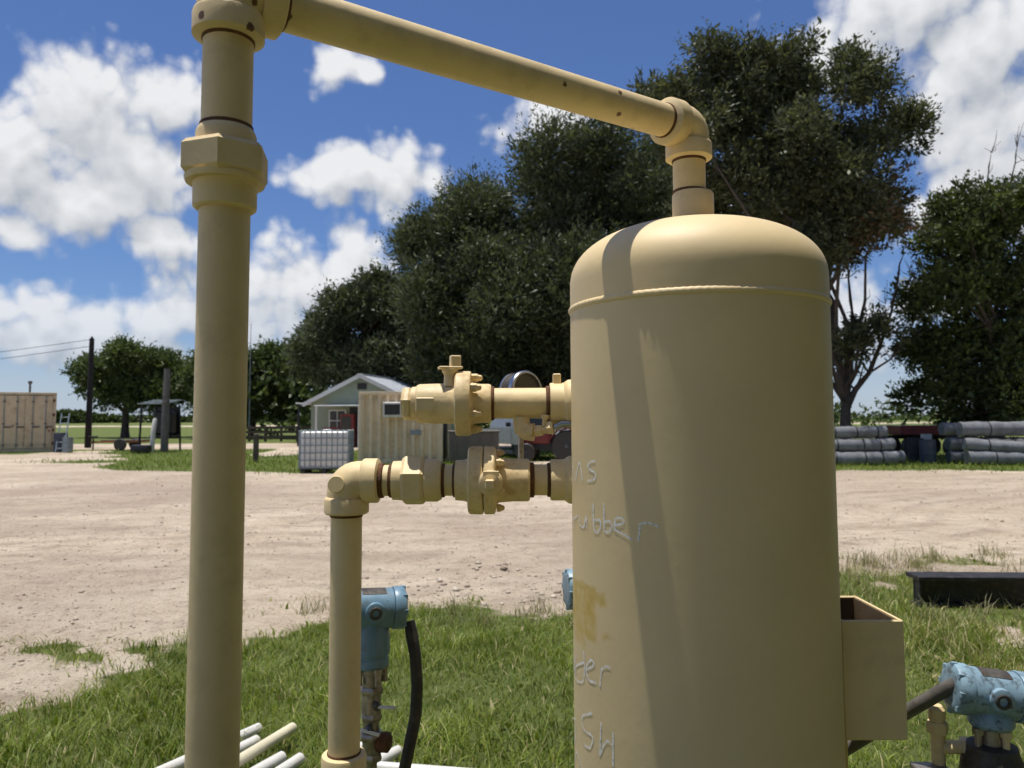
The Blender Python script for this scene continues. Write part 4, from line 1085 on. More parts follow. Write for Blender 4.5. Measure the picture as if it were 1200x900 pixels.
# hose of the left transmitter
MB().sweep([(-0.222, 1.66, 1.018), (-0.216, 1.655, 0.990), (-0.208, 1.65, 0.95), (-0.203, 1.645, 0.89), (-0.205, 1.64, 0.83), (-0.218, 1.635, 0.765), (-0.232, 1.63, 0.70), (-0.24, 1.62, 0.55), (-0.22, 1.62, 0.30), (-0.15, 1.64, 0.08), (0.0, 1.7, 0.02)], [.0115, .0135] + [.0125] * 9, seg=16).solo(
    'cable_hose', M_black, (-0.232, 1.63, 0.0), 'black flexible hose curving down from the blue transmitter behind the pipe', 'hose')
# conduit to the right transmitter, passing behind the sleeve
MB().sweep([(0.806, 1.415, 0.966), (0.792, 1.427, 0.953), (0.723, 1.49, 0.874), (0.654, 1.55, 0.794), (0.61, 1.59, 0.744), (0.575, 1.62, 0.69), (0.55, 1.68, 0.5), (0.53, 1.72, 0.2), (0.53, 1.74, 0.0)], .0125, seg=18).solo(
    'conduit', M_conduit, (0.53, 1.74, 0), 'grey conduit slanting from the right transmitter down behind the tank sleeve', 'conduit')

def make_regulator():
    o = Vector((0.79, 1.46, 0))
    t = thing('drain_valve', o, 'small cream needle valve cluster below the chipped transmitter', 'valve')
    MB().sweep([o, o + Vector((0, 0, .80)), o + Vector((0, 0, .86))], [.012, .012, .013], seg=14).build('riser', M_pipe, t)
    hexnut(t, o + Vector((0, 0, .872)), (0, 0, 1), .019, .022, (1, .3, 0), name='hex_fitting')
    MB().lathe([(.013, .88), (.015, .892), (.015, .905), (.010, .912)], Matrix.Translation(o), 20).build('valve_cap', M_pipe, t)
    MB().sweep([o + Vector((0, 0, .835)), o + Vector((.03, -.01, .84)), o + Vector((.052, -.016, .842))], [.011, .012, .012], seg=14).build('side_arm', M_pipe, t)
    hexnut(t, o + Vector((.048, -.015, .838)), (1, -.3, 0), .021, .026, (0, 0, 1), name='hex_fitting')
    MB().box((o.x - .02, o.y - .005, .80), (.06, .03, .012), bevel=.002).build('bracket', M_steel, t)
make_regulator()

# ------------------------------------------------------------------ loose pvc pipes on the grass
def pvc(a, b, label, mat=None, r=0.024):
    a = Vector(a); b = Vector(b); d = (b - a).normalized()
    hb = MB()
    F = frame(a, d)
    L = (b - a).length
    hb.lathe([(r * .86, 0.02), (r * .86, 0.0), (r, 0.0005), (r, L - .0005), (r * .86, L), (r * .86, L - .02), (r * .3, L - .02)], F, 20, cap=False)
    hb.solo('pvc_pipe', mat or M_pvc, a, label, 'pipe', 'loose plastic pipes on the grass')
def G(x, y, up=0.0): return (x, y, gz(x, y) + up)
pvc(G(-1.170, 3.600, .06), G(-1.500, 3.060, .05), 'white plastic pipe, farthest end of the pile left of the riser')
pvc(G(-1.140, 3.480, .055), G(-1.370, 3.060, .05), 'white plastic pipe lying second behind the tall riser')
pvc(G(-1.010, 3.580, .075), G(-1.350, 2.480, .10), 'yellowed plastic pipe on top of the white pile', M_pvc2)
pvc(G(-0.985, 3.340, .045), G(-1.310, 2.630, .045), 'short white plastic pipe right under the yellowed one')
pvc(G(-0.905, 3.330, .045), G(-1.200, 2.580, .045), 'white plastic pipe nearest the lower cream pipe')
pvc(G(-0.50, 3.40, .05), G(-0.72, 3.05, .05), 'white pipe end right of the black hose')
pvc(G(-0.02, 3.20, .03), G(-0.62, 3.27, .04), 'white plastic pipe lying crosswise at the foot of the lawn')
pvc(G(-0.66, 3.45, .05), G(-0.82, 3.00, .05), 'white pipe end showing behind the lower coupling')

# ------------------------------------------------------------------ black beam
def make_beam():
    x0, x1, y = 3.11, 7.4, 5.95
    z0 = gz(3.5, y)
    t = thing('steel_beam', (x0, y, z0), 'black steel beam lying in the weedy grass at the right', 'beam')
    M = Matrix.Translation((x0, y, z0)) @ Matrix.Rotation(R(-1.5), 4, 'Z') @ Matrix.Rotation(R(0.3), 4, 'Y')
    L = x1 - x0
    MB().box((L / 2, 0.075, 0.215), (L, 0.21, 0.034), M, bevel=.004).build('top_flange', M_beam, t)
    MB().box((L / 2, 0.062, 0.108), (L - .004, 0.012, 0.176), M).build('web', M_beam, t)
    MB().box((L / 2, 0.055, 0.009), (L, 0.15, 0.018), M, bevel=.003).build('bottom_flange', M_beam, t)
    MB().box((0.012, 0.013, 0.108), (0.014, 0.082, 0.176), M).build('end_plate', M_beam, t)
make_beam()

# ------------------------------------------------------------------ intermediate bulk container
def make_tote():
    cx, cy = -5.10, 21.0
    z0 = gz(cx, cy)
    t = thing('bulk_tote', (cx, cy, z0), 'white plastic bulk tote in a galvanised cage by the tan office', 'tote')
    M = Matrix.Translation((cx, cy, z0)) @ Matrix.Rotation(R(4), 4, 'Z')
    w, d, h = 1.30, 1.0, 1.16
    MB().box((0, 0, .64), (w - .06, d - .06, .98), M, bevel=.07, segs=3).build('bottle', M_tote, t)
    MB().lathe([(.11, 1.12), (.11, 1.17), (.10, 1.18)], M, 20).build('fill_cap', M_tote, t)
    p = MB()
    p.box((0, 0, .125), (w, d, .03), M)
    for x in (-.55, 0, .55): p.box((x, 0, .055), (.12, d, .11), M)
    p.build('pallet', M_dark, t)
    n1 = 10
    first = None
    for sy in (-1, 1):
        for i in range(n1):
            x = -w / 2 + w * i / (n1 - 1)
            if first is None:
                first = MB().box((x, sy * d / 2, .65), (.026, .022, 1.02), M, bevel=.004).build('cage_bar', M_galv, t); x00 = M @ Vector((x, sy * d / 2, 0))
            else:
                copy_part(first, t, (M @ Vector((x, sy * d / 2, 0))) - x00)
    for sx in (-1, 1):
        for i in range(1, 7):
            y = -d / 2 + d * i / 7
            copy_part(first, t, (M @ Vector((sx * w / 2, y, 0))) - x00)
    fh = None
    for sy in (-1, 1):
        for i in range(6):
            z = .16 + i * .197
            if fh is None:
                fh = MB().box((0, sy * (d / 2 + .012), z), (w, .022, .026), M).build('cage_rail', M_galv, t); p0 = M @ Vector((0, sy * (d / 2 + .012), z))
            else: copy_part(fh, t, (M @ Vector((0, sy * (d / 2 + .012), z))) - p0)
    for sx in (-1, 1):
        for i in range(6):
            MB().box((sx * (w / 2 + .012), 0, .16 + i * .197), (.022, d, .026), M).build('cage_rail', M_galv, t)
make_tote()

# ------------------------------------------------------------------ containers
def corrugated(M, L, H, z0, depth=0.09, pitch=0.28):
    """trapezoid-ribbed sheet in the local xz plane, ribs vertical, front towards -y"""
    b = MB(); xs = [0.0]; ys = [0.0]
    x = 0.0
    while x < L - 1e-6:
        for dx, yy in ((pitch * .32, 0), (pitch * .18, depth), (pitch * .32, depth), (pitch * .18, 0)):
            x = min(L, x + dx); xs.append(x); ys.append(yy)
            if x >= L - 1e-6: break
    vs, fs = [], []
    for i, (a, c) in enumerate(zip(xs, ys)):
        vs += [(a, c, z0), (a, c, z0 + H), (a, c + .012, z0), (a, c + .012, z0 + H)]
        if i:
            k = 4 * i
            fs += [[k - 4, k, k + 1, k - 3], [k - 2, k - 1, k + 3, k + 2]]
    return b.add(vs, fs, M)

def container_shell(t, M, L, W, H, mat, front=True):
    z0 = .15
    if front: corrugated(M @ Matrix.Translation((.07, .03, 0)), L - .14, H - .26, z0 + .02).build('front_wall', mat, t, smooth=False)
    corrugated(M @ Matrix.Translation((L - .03, .07, 0)) @ Matrix.Rotation(R(90), 4, 'Z'), W - .14, H - .26, z0 + .02).build('side_wall', mat, t, smooth=False)
    corrugated(M @ Matrix.Translation((.03, W - .07, 0)) @ Matrix.Rotation(R(-90), 4, 'Z'), W - .14, H - .26, z0 + .02).build('side_wall', mat, t, smooth=False)
    corrugated(M @ Matrix.Translation((L - .07, W - .03, 0)) @ Matrix.Rotation(R(180), 4, 'Z'), L - .14, H - .26, z0 + .02).build('rear_wall', mat, t, smooth=False)
    first = MB().box((.06, .06, H / 2), (.12, .12, H), M, bevel=.008).build('corner_post', mat, t)
    p0 = M @ Vector((.06, .06, 0))
    for x, y in ((L - .06, .06), (.06, W - .06), (L - .06, W - .06)):
        copy_part(first, t, (M @ Vector((x, y, 0))) - p0)
    for z, hh in ((H - .055, .11), (.085, .16)):
        for y in (.04, W - .04):
            MB().box((L / 2, y, z), (L - .242, .075, hh), M, bevel=.005).build('rail', mat, t)
        for x in (.04, L - .04):
            MB().box((x, W / 2, z), (.075, W - .242, hh), M, bevel=.005).build('rail', mat, t)
    MB().box((L / 2, W / 2, H - .02), (L - .16, W - .16, .03), M).build('roof_panel', mat, t)

def make_office():
    x, y = -5.05, 25.0
    L, W, H = 2.78, 2.44, 2.36
    t = thing('office_container', (x, y, 0), 'tan corrugated office container with a wall air conditioner', 'container')
    M = Matrix.Translation((x, y, gz(x, y))) @ Matrix.Rotation(R(-1.5), 4, 'Z')
    container_shell(t, M, L, W, H, M_office)
    ac = MB().box((1.15, -.06, 1.76), (.62, .30, .50), M, bevel=.02).build('air_conditioner', M_ac, t)
    MB().box((1.15, -.213, 1.77), (.50, .012, .34), M).build('intake', M_dark, ac)
    f = MB().box((1.15, -.221, 1.62), (.50, .012, .016), M).build('louvre', M_darksteel, ac)
    for i in range(1, 7): copy_part(f, ac, (0, 0, .05 * i))
    MB().box((1.88, .018, 1.02), (.36, .014, .15), M).build('notice_plate', M_galv, t)
    MB().box((L + .012, .75, 1.12), (.02, .86, 1.95), M).build('door', M_dark, t)
make_office()

def make_container():
    x, y = -23.10, 33.8
    L, W, H = 2.44, 6.05, 2.72
    t = thing('shipping_container', (x, y, 0), 'sand-coloured shipping container with double doors at the left edge', 'container')
    M = Matrix.Translation((x, y, gz(x, y))) @ Matrix.Rotation(R(31), 4, 'Z')
    container_shell(t, M, L, W, H, M_cont, front=False)
    for k in (0, 1):
        x0 = .13 + k * 1.095
        dr = MB().box((x0 + .5425, .055, H / 2 + .02), (1.085, .05, H - .32), M, bevel=.01).build('door', M_cont, t)
        for zz in (.45, 1.0, 1.55, 2.1):
            MB().box((x0 + .5425, .026, zz + .1), (.98, .012, .30), M, bevel=.004).build('door_panel', M_cont, dr)
        for xx in (.30, .80):
            rod = MB().sweep([M @ Vector((x0 + xx, -.012, .17)), M @ Vector((x0 + xx, -.012, H - .12))], .019, seg=8).build('lock_rod', M_galv, dr)
            MB().box((x0 + xx + .14, -.02, 1.15), (.30, .02, .05), M).build('handle', M_darksteel, dr)
            for zz in (.35, 1.3, 2.3): MB().box((x0 + xx, -.008, zz), (.10, .03, .06), M).build('rod_bracket', M_rust, dr)
        for zz in (.4, 1.0, 1.7, 2.35):
            MB().box((.10 if k == 0 else L - .10, -.006, zz), (.09, .03, .14), M).build('hinge', M_rust, dr)
    MB().sweep([M @ Vector((1.35, 1.2, H - .05)), M @ Vector((1.35, 1.2, H + .45))], .045, seg=10).build('vent_pipe', M_darksteel, t)
    MB().lathe([(.09, 0), (.09, .1), (.03, .13)], Matrix.Translation(M @ Vector((1.35, 1.2, H + .45))), 12).build('vent_cap', M_darksteel, t)
make_container()

def drum(x, y, mat, label, s=1.0):
    z = gz(x, y)
    t = thing('steel_drum', (x, y, z), label, 'drum', 'drums by the container')
    M = Matrix.Translation((x, y, z))
    MB().lathe([(.27 * s, 0), (.285 * s, .01), (.285 * s, .29 * s), (.30 * s, .30 * s), (.285 * s, .31 * s), (.285 * s, .58 * s), (.30 * s, .59 * s), (.285 * s, .60 * s), (.285 * s, .87 * s), (.295 * s, .88 * s), (.28 * s, .885 * s), (.275 * s, .87 * s)], M, 28).build('barrel', mat, t)
    MB().lathe([(.03, .872 * s), (.03, .90 * s), (.02, .90 * s)], Matrix.Translation((x + .15, y - .1, z)), 12).build('bung', M_steel, t)
drum(-20.55, 34.7, M_bluedrum, 'blue-grey drum standing against the sand-coloured container', 1.0)
drum(-20.05, 34.4, M_galv, 'dull grey drum farther out from the sand-coloured container', .78)
def make_ladder():
    p = (-20.72, 35.0, 0)
    t = thing('leaning_ladder', p, 'grey ladder leaning against the container corner', 'ladder')
    for dx in (0, .36):
        MB().sweep([(p[0] + dx + .25, 34.2, 0.0), (p[0] + dx, 35.0, 1.75)], .03, seg=8).build('stile', M_galv, t)
    for i in range(6):
        u = .1 + i * .16
        MB().sweep([(p[0] + .25 * (1 - u), 34.2 + .8 * u, 1.75 * u), (p[0] + .36 + .25 * (1 - u), 34.2 + .8 * u, 1.75 * u)], .018, seg=6).build('rung', M_galv, t)
make_ladder()

# ------------------------------------------------------------------ poles and wires
def make_poles():
    t = thing('utility_pole', (-22.25, 40.0, -.2), 'slender black wooden utility pole right of the container', 'pole')
    MB().sweep([(-22.25, 40, -.2), (-22.24, 40, 2.5), (-22.23, 40, 5.75)], [.17, .145, .12], seg=14).build('shaft', M_poledark, t)
    MB().lathe([(.05, 0), (.07, .03), (.04, .06), (.06, .09), (.02, .12)], Matrix.Translation((-22.23, 40, 5.75)), 10).build('insulator', M_dark, t)
    for i, (z0, z1) in enumerate(((5.7, 5.0), (5.35, 4.5))):
        pts = []
        for k in range(13):
            u = k / 12; pts.append((-22.23 - 26 * u, 40 + 4 * u, z0 + (z1 - z0) * u - 1.0 * math.sin(math.pi * u) * .7))
        MB().sweep(pts, .014, seg=5).solo('power_line', M_wire, (-22.23, 40, z0), ('upper' if i == 0 else 'lower') + ' thin wire running left from the black utility pole', 'wire', 'wires from the pole')
    t = thing('wooden_post', (-15.5, 34.0, -.2), 'weathered grey post standing in front of the dark shelter', 'post')
    MB().sweep([(-15.5, 34, -.2), (-15.5, 34, 1.5), (-15.46, 34, 3.72)], [.17, .155, .13], seg=14).build('shaft', M_greypost, t)
    MB().sweep([(-15.6, 33.86, 2.2), (-15.35, 33.84, 2.2)], .03, seg=8).build('crossbolt', M_darksteel, t)
    MB().sweep([(-19.0, 55, -.1), (-19.0, 55, 4), (-19.0, 55, 8.4)], [.05, .035, .02], seg=8).solo('antenna_mast', M_galv, (-19.0, 55, -.1), 'thin grey antenna mast above the trees right of the riser', 'mast')
    MB().sweep([(-15.92, 33.7, 0), (-15.92, 33.7, .06), (-15.90, 33.75, .9), (-15.86, 33.8, 1.42), (-15.86, 33.8, 1.52)], [.09, .10, .10, .10, .05], seg=18).solo('upright_cylinder', M_pvc, (-15.92, 33.7, 0), 'narrow white upright cylinder leaning by the grey post', 'cylinder')
    # short post at the field edge
    MB().box((-8.9, 26.5, .45), (.16, .16, 1.0), bevel=.02).solo('marker_post', M_wood, (-8.9, 26.5, -.05), 'short dark post on the grass right of the riser', 'post')
make_poles()

def make_shelter():
    o = (-16.3, 35.2, 0)
    t = thing('field_shelter', o, 'small dark shelter with a pale flat roof behind the grey post', 'shelter')
    for dx, dy in ((-.55, -.6), (.55, -.6), (-.55, .8), (.55, .8)):
        MB().sweep([(o[0] + dx * 1.15, o[1] + dy, 0), (o[0] + dx, o[1] + dy, 2.1)], .05, seg=8).build('post', M_dark, t)
    for i in range(5):
        MB().box((o[0], o[1] - .65 + i * .36, 2.17 + .05 * i), (1.35, .30, .03), bevel=.004).build('roof_plank', M_galv, t)
    MB().box((o[0], o[1] + .83, 1.30), (1.1, .03, 1.5)).build('tarp', M_tarp, t)
    MB().box((o[0] + .1, o[1] + .35, 1.3), (.85, .6, 1.1), bevel=.08).build('covered_load', M_tarp, t)
    MB().box((o[0] + .1, o[1] + .35, .7), (1.05, .8, .06)).build('shelf', M_dark, t)
    MB().box((-16.15, 33.2, .16), (.8, .45, .40), bevel=.13, segs=2).solo('rubbish_bag', M_tarp, (-16.15, 33.2, -.04), 'black bag slumped at the foot of the grey post', 'bag')
    # low rusty trailer
    o = (-18.5, 36.5, 0)
    t = thing('flat_trailer', o, 'low rusty flat trailer parked between pole and shelter', 'trailer')
    MB().box((o[0], o[1], .42), (1.8, 1.2, .08), bevel=.01).build('frame', M_rustorange, t)
    for i in range(6): MB().box((o[0] - .75 + i * .3, o[1], .475), (.27, 1.2, .03)).build('deck_plank', M_wood, t)
    for sy in (-1, 1):
        w = MB().lathe([(.12, -.08), (.26, -.08), (.28, -.05), (.28, .05), (.26, .08), (.12, .08)], frame((o[0] + .1, o[1] + sy * .7, .28), (0, 1, 0)), 24).build('wheel', M_black, t)
        MB().lathe([(.13, -.06), (.13, .06), (.05, .075)], frame((o[0] + .1, o[1] + sy * .7, .28), (0, sy, 0)), 16).build('rim', M_galv, w)
    MB().sweep([(o[0] - .9, o[1], .42), (o[0] - 1.6, o[1] - .1, .38)], .04, seg=8).build('tongue', M_rustorange, t)
    MB().sweep([(o[0] - 1.5, o[1] - .1, 0), (o[0] - 1.5, o[1] - .1, .62)], .035, seg=8).build('jack', M_dark, t)
    MB().box((o[0] - 1.5, o[1] - .1, .64), (.4, .1, .08), bevel=.01).build('jack_handle', M_dark, t)
make_shelter()

# ------------------------------------------------------------------ the gabled house
def make_house():
    o = (-7.9, 40.0, 0)
    t = thing('gabled_house', o, 'small grey-green gabled house with a pale metal roof', 'house')
    M = Matrix.Translation(o) @ Matrix.Rotation(R(-10), 4, 'Z')
    hw, D, ze, zr = 2.85, 10.0, 2.35, 3.72
    b = MB()
    b.add([(-hw, 0, 0), (hw, 0, 0), (hw, 0, ze), (0, 0, zr), (-hw, 0, ze), (-hw, .15, 0), (hw, .15, 0), (hw, .15, ze), (0, .15, zr), (-hw, .15, ze)],
          [[0, 1, 2, 3, 4], [9, 8, 7, 6, 5], [0, 4, 9, 5], [1, 6, 7, 2], [4, 3, 8, 9], [3, 2, 7, 8]], M)
    b.build('gable_wall', M_house, t, smooth=False)
    for s in (-1, 1): MB().box((s * (hw - .075), D / 2 + .08, ze / 2), (.15, D - .15, ze), M).build('side_wall', M_house, t)
    b = MB(); b.add([(-hw, D, 0), (hw, D, 0), (hw, D, ze), (0, D, zr), (-hw, D, ze)], [[4, 3, 2, 1, 0]], M); b.build('rear_wall', M_house, t, smooth=False)
    for s in (-1, 1):
        ln = math.hypot(hw + .35, zr - ze + .17); ang = math.atan2(zr - ze + .17, hw + .35)
        Mr = M @ Matrix.Translation((0, -.35, zr + .04)) @ Matrix.Rotation(s * ang, 4, 'Y')
        rf = MB().box((s * ln / 2, D / 2 + .35, 0), (ln, D + .7, .05), Mr).build('roof_slope', M_roof, t)
        f = MB().box((s * ln / 2, .3, .035), (ln - .02, .03, .022), Mr).build('roof_rib', M_roof, rf)
        step = (M.to_3x3() @ Vector((0, .6, 0)))
        for i in range(1, 17): copy_part(f, rf, step * i)
        MB().box((s * ln / 2, -.03, -.05), (ln, .045, .20), Mr).build('bargeboard', M_trim, t)
    MB().box((0, D / 2, zr + .07), (.3, D + .7, .03), M).build('ridge_cap', M_roof, t)
    MB().box((0, -.02, 3.15), (.5, .05, .32), M).build('gable_vent', M_dark, t)
    # porch awnings
    a = MB().box((-.75, -.75, 2.12), (2.5, 1.5, .05), M @ Matrix.Translation((0, 0, 0)) , bevel=.01).build('awning', M_roof, t)
    for x in (-1.9, .4): MB().box((x, -1.42, 1.05), (.09, .09, 2.1), M).build('awning_post', M_trim, t)
    MB().box((-hw - .42, 1.2, 2.28), (.85, 2.6, .05), M, bevel=.01).build('awning', M_roof, t)
    MB().box((-hw - .75, .1, 1.12), (.09, .09, 2.24), M).build('awning_post', M_dark, t)
    dr = MB().box((-.2, -.02, 1.02), (.95, .05, 2.04), M, bevel=.01).build('door', M_dark, t)
    MB().box((.18, -.06, 1.0), (.05, .05, .12), M).build('handle', M_steel, dr)
    w = MB().box((-1.35, -.02, 1.35), (.95, .05, 1.15), M).build('window', M_trim, t)
    for sx in (-.22, .22):
        for sz in (-.27, .27): MB().box((-1.35 + sx, -.05, 1.35 + sz), (.38, .015, .48), M).build('pane', M_glass, w)
    w = MB().box((1.6, -.02, 1.35), (1.1, .05, 1.15), M).build('window', M_trim, t)
    for sx in (-.26, .26): MB().box((1.6 + sx, -.05, 1.35), (.45, .015, 1.0), M).build('pane', M_glass, w)
    # red machine on the porch
    p = M @ Vector((-.35, -1.0, 0))
    r = thing('vending_cabinet', p, 'tall red cabinet under the house awning', 'cabinet')
    MB().box((p.x, p.y, .85), (.7, .6, 1.7), bevel=.03).build('body', M_red, r)
    MB().box((p.x - .05, p.y - .31, 1.15), (.5, .03, .8), bevel=.01).build('door_glass', M_glass, r)
    MB().box((p.x, p.y - .31, .35), (.55, .03, .3), bevel=.01).build('grille', M_dark, r)
    p = M @ Vector((-1.25, -1.1, 0))
    r = thing('porch_bench', p, 'red and white bench under the house awning', 'bench')
    for i in range(3): MB().box((p.x, p.y - .2 + i * .16, .46), (1.0, .13, .035)).build('seat_slat', M_red, r)
    for i in range(3): MB().box((p.x, p.y + .27, .60 + i * .17), (1.0, .03, .12)).build('back_slat', M_trim if i == 1 else M_red, r)
    for sx in (-.42, .42): MB().box((p.x + sx, p.y + .02, .23), (.07, .5, .44)).build('leg', M_dark, r)
make_house()

# rail fence left of the house
def make_fence():
    t = thing('rail_fence', (-17, 43, 0), 'low dark rail fence running left of the house', 'fence')
    for i in range(10): MB().box((-20 + i * 1.0, 49 + .1 * i, .48), (.14, .14, 1.05), bevel=.02).build('post', M_wood, t)
    for z in (.32, .62, .90): MB().box((-15.5, 49.45 - .12, z), (9.2, .05, .16), Matrix.Translation((-15.5, 49.45, 0)) @ Matrix.Rotation(R(5.7), 4, 'Z') @ Matrix.Translation((15.5, -49.45, 0))).build('rail', M_wood, t)
make_fence()

# ------------------------------------------------------------------ vehicles between the valves
def make_wheel(t, c, r, w, side=1, name='wheel', axis=(0, 1, 0)):
    wh = MB().lathe([(r * .55, -w / 2), (r * .92, -w / 2), (r, -w * .35), (r, w * .35), (r * .92, w / 2), (r * .55, w / 2)], frame(c, axis), 28).build(name, M_black, t)
    MB().lathe([(r * .56, -w * .42), (r * .56, w * .42), (r * .3, w * .44), (r * .12, w * .5)], frame(c, Vector(axis) * side), 20).build('rim', M_galv, wh)
    return wh

def make_truck():
    o = Vector((0.3, 29.0, 0))
    t = thing('pickup_truck', o, 'silver pickup truck with dark windows seen between the two valves', 'truck')
    M = Matrix.Translation(o) @ Matrix.Rotation(R(-62), 4, 'Z')
    # side profile extruded across the width (x forward)
    prof = [(-2.6, .50), (-2.6, 1.02), (-.75, 1.02), (-.70, 1.10), (-.45, 1.62), (-.30, 1.70), (.75, 1.70), (.95, 1.62), (1.42, 1.10), (2.40, 1.00), (2.60, .85), (2.62, .50)]
    W = .95; vs = []; fs = []; n = len(prof)
    for y in (-W, W):
        for x, z in prof:
            k = .88 if z > 1.2 else 1.0
            vs.append((x, y * k, z))
    fs.append(list(range(n))[::-1]); fs.append([n + i for i in range(n)])
    for i in range(n):
        j = (i + 1) % n; fs.append([i, j, n + j, n + i])
    MB().add(vs, fs, M).build('body', M_silver, t, smooth=False)
    for s in (-1, 1):
        b = MB(); y0 = W * s; y = W * .885 * s
        b.add([(-.52, y * 1.005 + .04 * s, 1.18), (.28, y * 1.005 + .04 * s, 1.18), (.28, y + .006 * s, 1.60), (-.36, y + .006 * s, 1.60)], [[0, 1, 2, 3] if s < 0 else [3, 2, 1, 0]], M); b.build('side_window', M_glass, t)
        b = MB(); b.add([(.36, y * 1.005 + .04 * s, 1.18), (1.22, y * 1.005 + .04 * s, 1.18), (.88, y + .006 * s, 1.58), (.36, y + .006 * s, 1.60)], [[0, 1, 2, 3] if s < 0 else [3, 2, 1, 0]], M); b.build('side_window', M_glass, t)
        for x in (-1.65, 1.6): make_wheel(t, M @ Vector((x, s * .80, .38)), .38, .26, s, axis=M.to_3x3() @ Vector((0, 1, 0)))
        MB().box((2.56, s * .70, .82), (.08, .34, .16), M, bevel=.02).build('headlight', M_trim, t)
        MB().box((1.05, s * 1.06, 1.22), (.10, .18, .16), M, bevel=.02).build('mirror', M_dark, t)
    b = MB(); b.add([(1.40, -.80, 1.145), (1.40, .80, 1.145), (.98, .78, 1.605), (.98, -.78, 1.605)], [[0, 1, 2, 3]], M @ Matrix.Translation((.012, 0, .012))); b.build('windscreen', M_glass, t)
    MB().box((2.615, 0, .74), (.04, 1.0, .26), M, bevel=.01).build('grille', M_dark, t)
    MB().box((2.66, 0, .52), (.12, 1.86, .18), M, bevel=.02).build('bumper', M_chrome, t)
make_truck()

def make_tractor():
    o = Vector((1.40, 26.0, 0))
    t = thing('utility_tractor', o, 'red compact tractor standing left of the tank behind the valves', 'tractor')
    M = Matrix.Translation(o) @ Matrix.Rotation(R(168), 4, 'Z')
    MB().box((.62, 0, .80), (1.1, .55, .45), M, bevel=.08, segs=2).build('hood', M_red, t)
    MB().box((1.16, 0, .76), (.05, .45, .36), M, bevel=.01).build('grille', M_dark, t)
    MB().box((.1, 0, .50), (1.9, .34, .25), M, bevel=.02).build('chassis', M_dark, t)
    for s in (-1, 1):
        ax = M.to_3x3() @ Vector((0, 1, 0))
        make_wheel(t, M @ Vector((-.55, s * .55, .52)), .52, .32, s, 'rear_wheel', ax)
        make_wheel(t, M @ Vector((.85, s * .48, .30)), .30, .20, s, 'front_wheel', ax)
        b = MB()
        pts = [M @ Vector((-.55 + .62 * math.cos(a), s * .55, .52 + .60 * math.sin(a))) for a in (R(20), R(55), R(90), R(125), R(160))]
        for q in range(4):
            d = pts[q + 1] - pts[q]
            b.box((0, 0, d.length / 2), (.36, .03, d.length), frame(pts[q], d, ax))
        b.build('fender', M_red, t)
        MB().lathe([(.07, 0), (.07, .04), (.05, .05)], frame(M @ Vector((1.19, s * .18, .92)), M.to_3x3() @ Vector((1, 0, 0))), 14).build('headlight', M_trim, t)
    MB().box((-.55, 0, .88), (.45, .48, .10), M, bevel=.04).build('seat', M_black, t)
    MB().box((-.78, 0, 1.08), (.09, .46, .36), M, bevel=.04).build('seat_back', M_black, t)
    MB().sweep([M @ Vector((.12, 0, .95)), M @ Vector((-.10, 0, 1.15))], .02, seg=8).build('steering_column', M_dark, t)
    MB().sweep([M @ Vector((-.11 + .03 * math.sin(a), .19 * math.cos(a), 1.16 + .17 * math.sin(a))) for a in [2 * math.pi * k / 16 for k in range(17)]], .014, seg=6).build('steering_wheel', M_black, t)
    MB().sweep([M @ Vector((.75, .16, 1.0)), M @ Vector((.75, .16, 1.30))], .03, seg=8).build('exhaust', M_dark, t)
    # grey steel bin between office and truck
    o = Vector((-1.25, 25.2, 0))
    t = thing('storage_bin', o, 'grey-brown steel storage bin beside the office container', 'bin')
    MB().box((o.x, o.y, .52), (1.6, 1.0, .96), bevel=.02).build('body', M_conduit, t)
    MB().box((o.x, o.y, 1.02), (1.68, 1.08, .06), bevel=.01).build('lid', M_conduit, t)
    for dx in (-.6, -.2, .2, .6): MB().box((o.x + dx, o.y - .515, .52), (.06, .04, .9)).build('stiffener', M_conduit, t)
make_tractor()

# ------------------------------------------------------------------ rolls, red implement and barrel at the right
def roll(a, b, r, label):
    a = Vector(a); b = Vector(b); d = b - a; L = d.length
    t = thing('grey_roll', (a.x, a.y, max(0, a.z - r)), label, 'roll', 'grey rolls stacked at the yard edge')
    F = frame(a, d, (0, 0, 1))
    r *= random.uniform(.90, 1.04)
    pts, rr = [a, a + d * .008], [r * .94, r]
    for k in range(1, 20):
        u = k / 20
        pts.append(a + d * u + Vector((0, random.uniform(-.012, .012), random.uniform(-.010, .010) - .02 * math.sin(u * math.pi)))); rr.append(r * (1 + random.uniform(-.06, .035)))
    pts += [b - d * .008, b]; rr += [r, r * .94]
    MB().sweep(pts, rr, seg=26).build('sheet', M_roll, t, angle=70)
    for u in (.22, .55, .83):
        MB().lathe([(r * 1.0, -.02), (r * 1.05, -.015), (r * 1.05, .015), (r * 1.0, .02)], frame(a + d * (u + random.uniform(-.05, .05)) - Vector((0, 0, .015)), d), 24, cap=False).build('strap', M_dark, t)
    for e, sg in ((0, -1), (L, 1)):     # coiled ends
        b2 = MB(); vs, fs = [], []
        for i in range(120):
            an = i * .35; rr = r * (.16 + .76 * i / 119)
            for q in (0, 1):
                vs.append(((rr + q * .011) * math.cos(an), (rr + q * .011) * math.sin(an), e + sg * .014))
            if i: fs.append([2 * i - 2, 2 * i - 1, 2 * i + 1, 2 * i])
        b2.add(vs, fs, F); b2.build('coil_edge', M_galv, t)
Y0 = 23.0
rows = [(9.2, 11.55, .21, 'bottom front'), (9.1, 11.50, .62, 'middle front'), (9.15, 11.35, 1.02, 'top')]
roll((9.2, Y0, .21), (11.50, Y0 - .1, .21), .21, 'lowest front grey roll in the stack right of the tank')
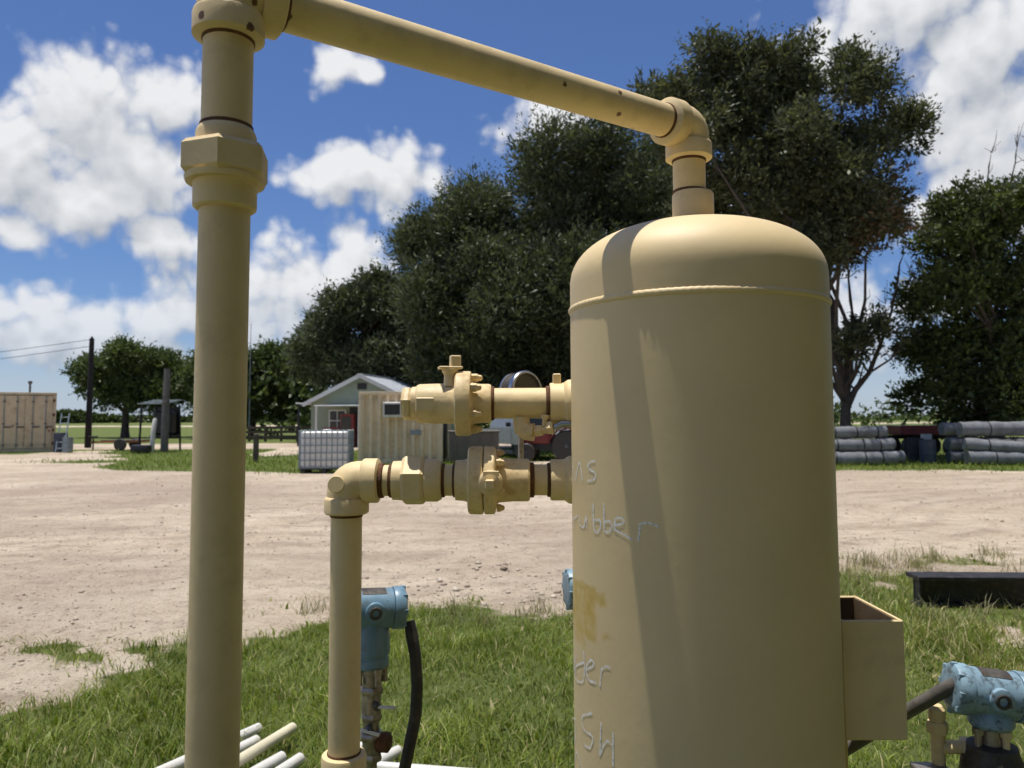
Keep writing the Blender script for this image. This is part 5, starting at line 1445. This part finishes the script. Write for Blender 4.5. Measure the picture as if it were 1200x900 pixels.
roll((9.3, Y0 + .12, .60), (11.45, Y0 + .05, .60), .20, 'middle grey roll in the stack right of the tank')
roll((9.2, Y0 + .22, .99), (11.35, Y0 + .20, .99), .20, 'top grey roll in the stack right of the tank')
roll((9.6, Y0 + .46, .21), (12.0, Y0 + .50, .21), .21, 'rear bottom grey roll jutting out right of the left stack')
roll((9.5, Y0 + .56, .60), (11.75, Y0 + .56, .60), .20, 'rear middle grey roll of the left stack')
roll((13.75, Y0 + .1, .20), (17.4, Y0 - .3, .20), .20, 'lowest grey roll in the stack at the right edge')
roll((13.75, Y0 + .22, .60), (17.2, Y0 - .35, .42), .19, 'tilted grey roll sloping down in the right-edge stack')
roll((13.72, Y0 + .40, 1.06), (17.4, Y0 + .3, 1.10), .24, 'top front grey roll in the stack at the right edge')
roll((13.60, Y0 + .85, .60), (17.2, Y0 + .80, .60), .22, 'rear middle grey roll in the stack at the right edge')
roll((13.45, Y0 + .90, 1.05), (17.2, Y0 + .86, 1.05), .22, 'rear top grey roll in the stack at the right edge')
roll((13.55, Y0 + .75, .20), (17.2, Y0 + .70, .20), .20, 'rear bottom grey roll in the stack at the right edge')

def make_implement():
    o = Vector((15.0, 28.0, 0))
    t = thing('farm_wagon', o, 'red flatbed wagon in the shade between the two roll stacks', 'wagon')
    MB().box((o.x, o.y, .95), (2.3, 1.6, .34), bevel=.02).build('bed', M_red, t)
    MB().box((o.x, o.y, .70), (2.6, .2, .14)).build('beam', M_dark, t)
    for dx in (-.75, .75):
        for s in (-1, 1): make_wheel(t, Vector((o.x + dx, o.y + s * .75, .36)), .36, .22, s)
    MB().box((o.x - .25, o.y - .82, .72), (.40, .06, .20), bevel=.02).build('tool_box', M_trim, t)
    MB().sweep([(o.x - 1.2, o.y, .7), (o.x - 2.1, o.y - .2, .5)], .05, seg=8).build('drawbar', M_red, t)
    drum(13.0, 23.9, M_bluedrum, 'dark blue drum in shade at the left end of the right-hand rolls', .82)
    drum(13.05, 24.7, M_dark, 'black drum hidden in shade behind the dark blue one', .85)
make_implement()
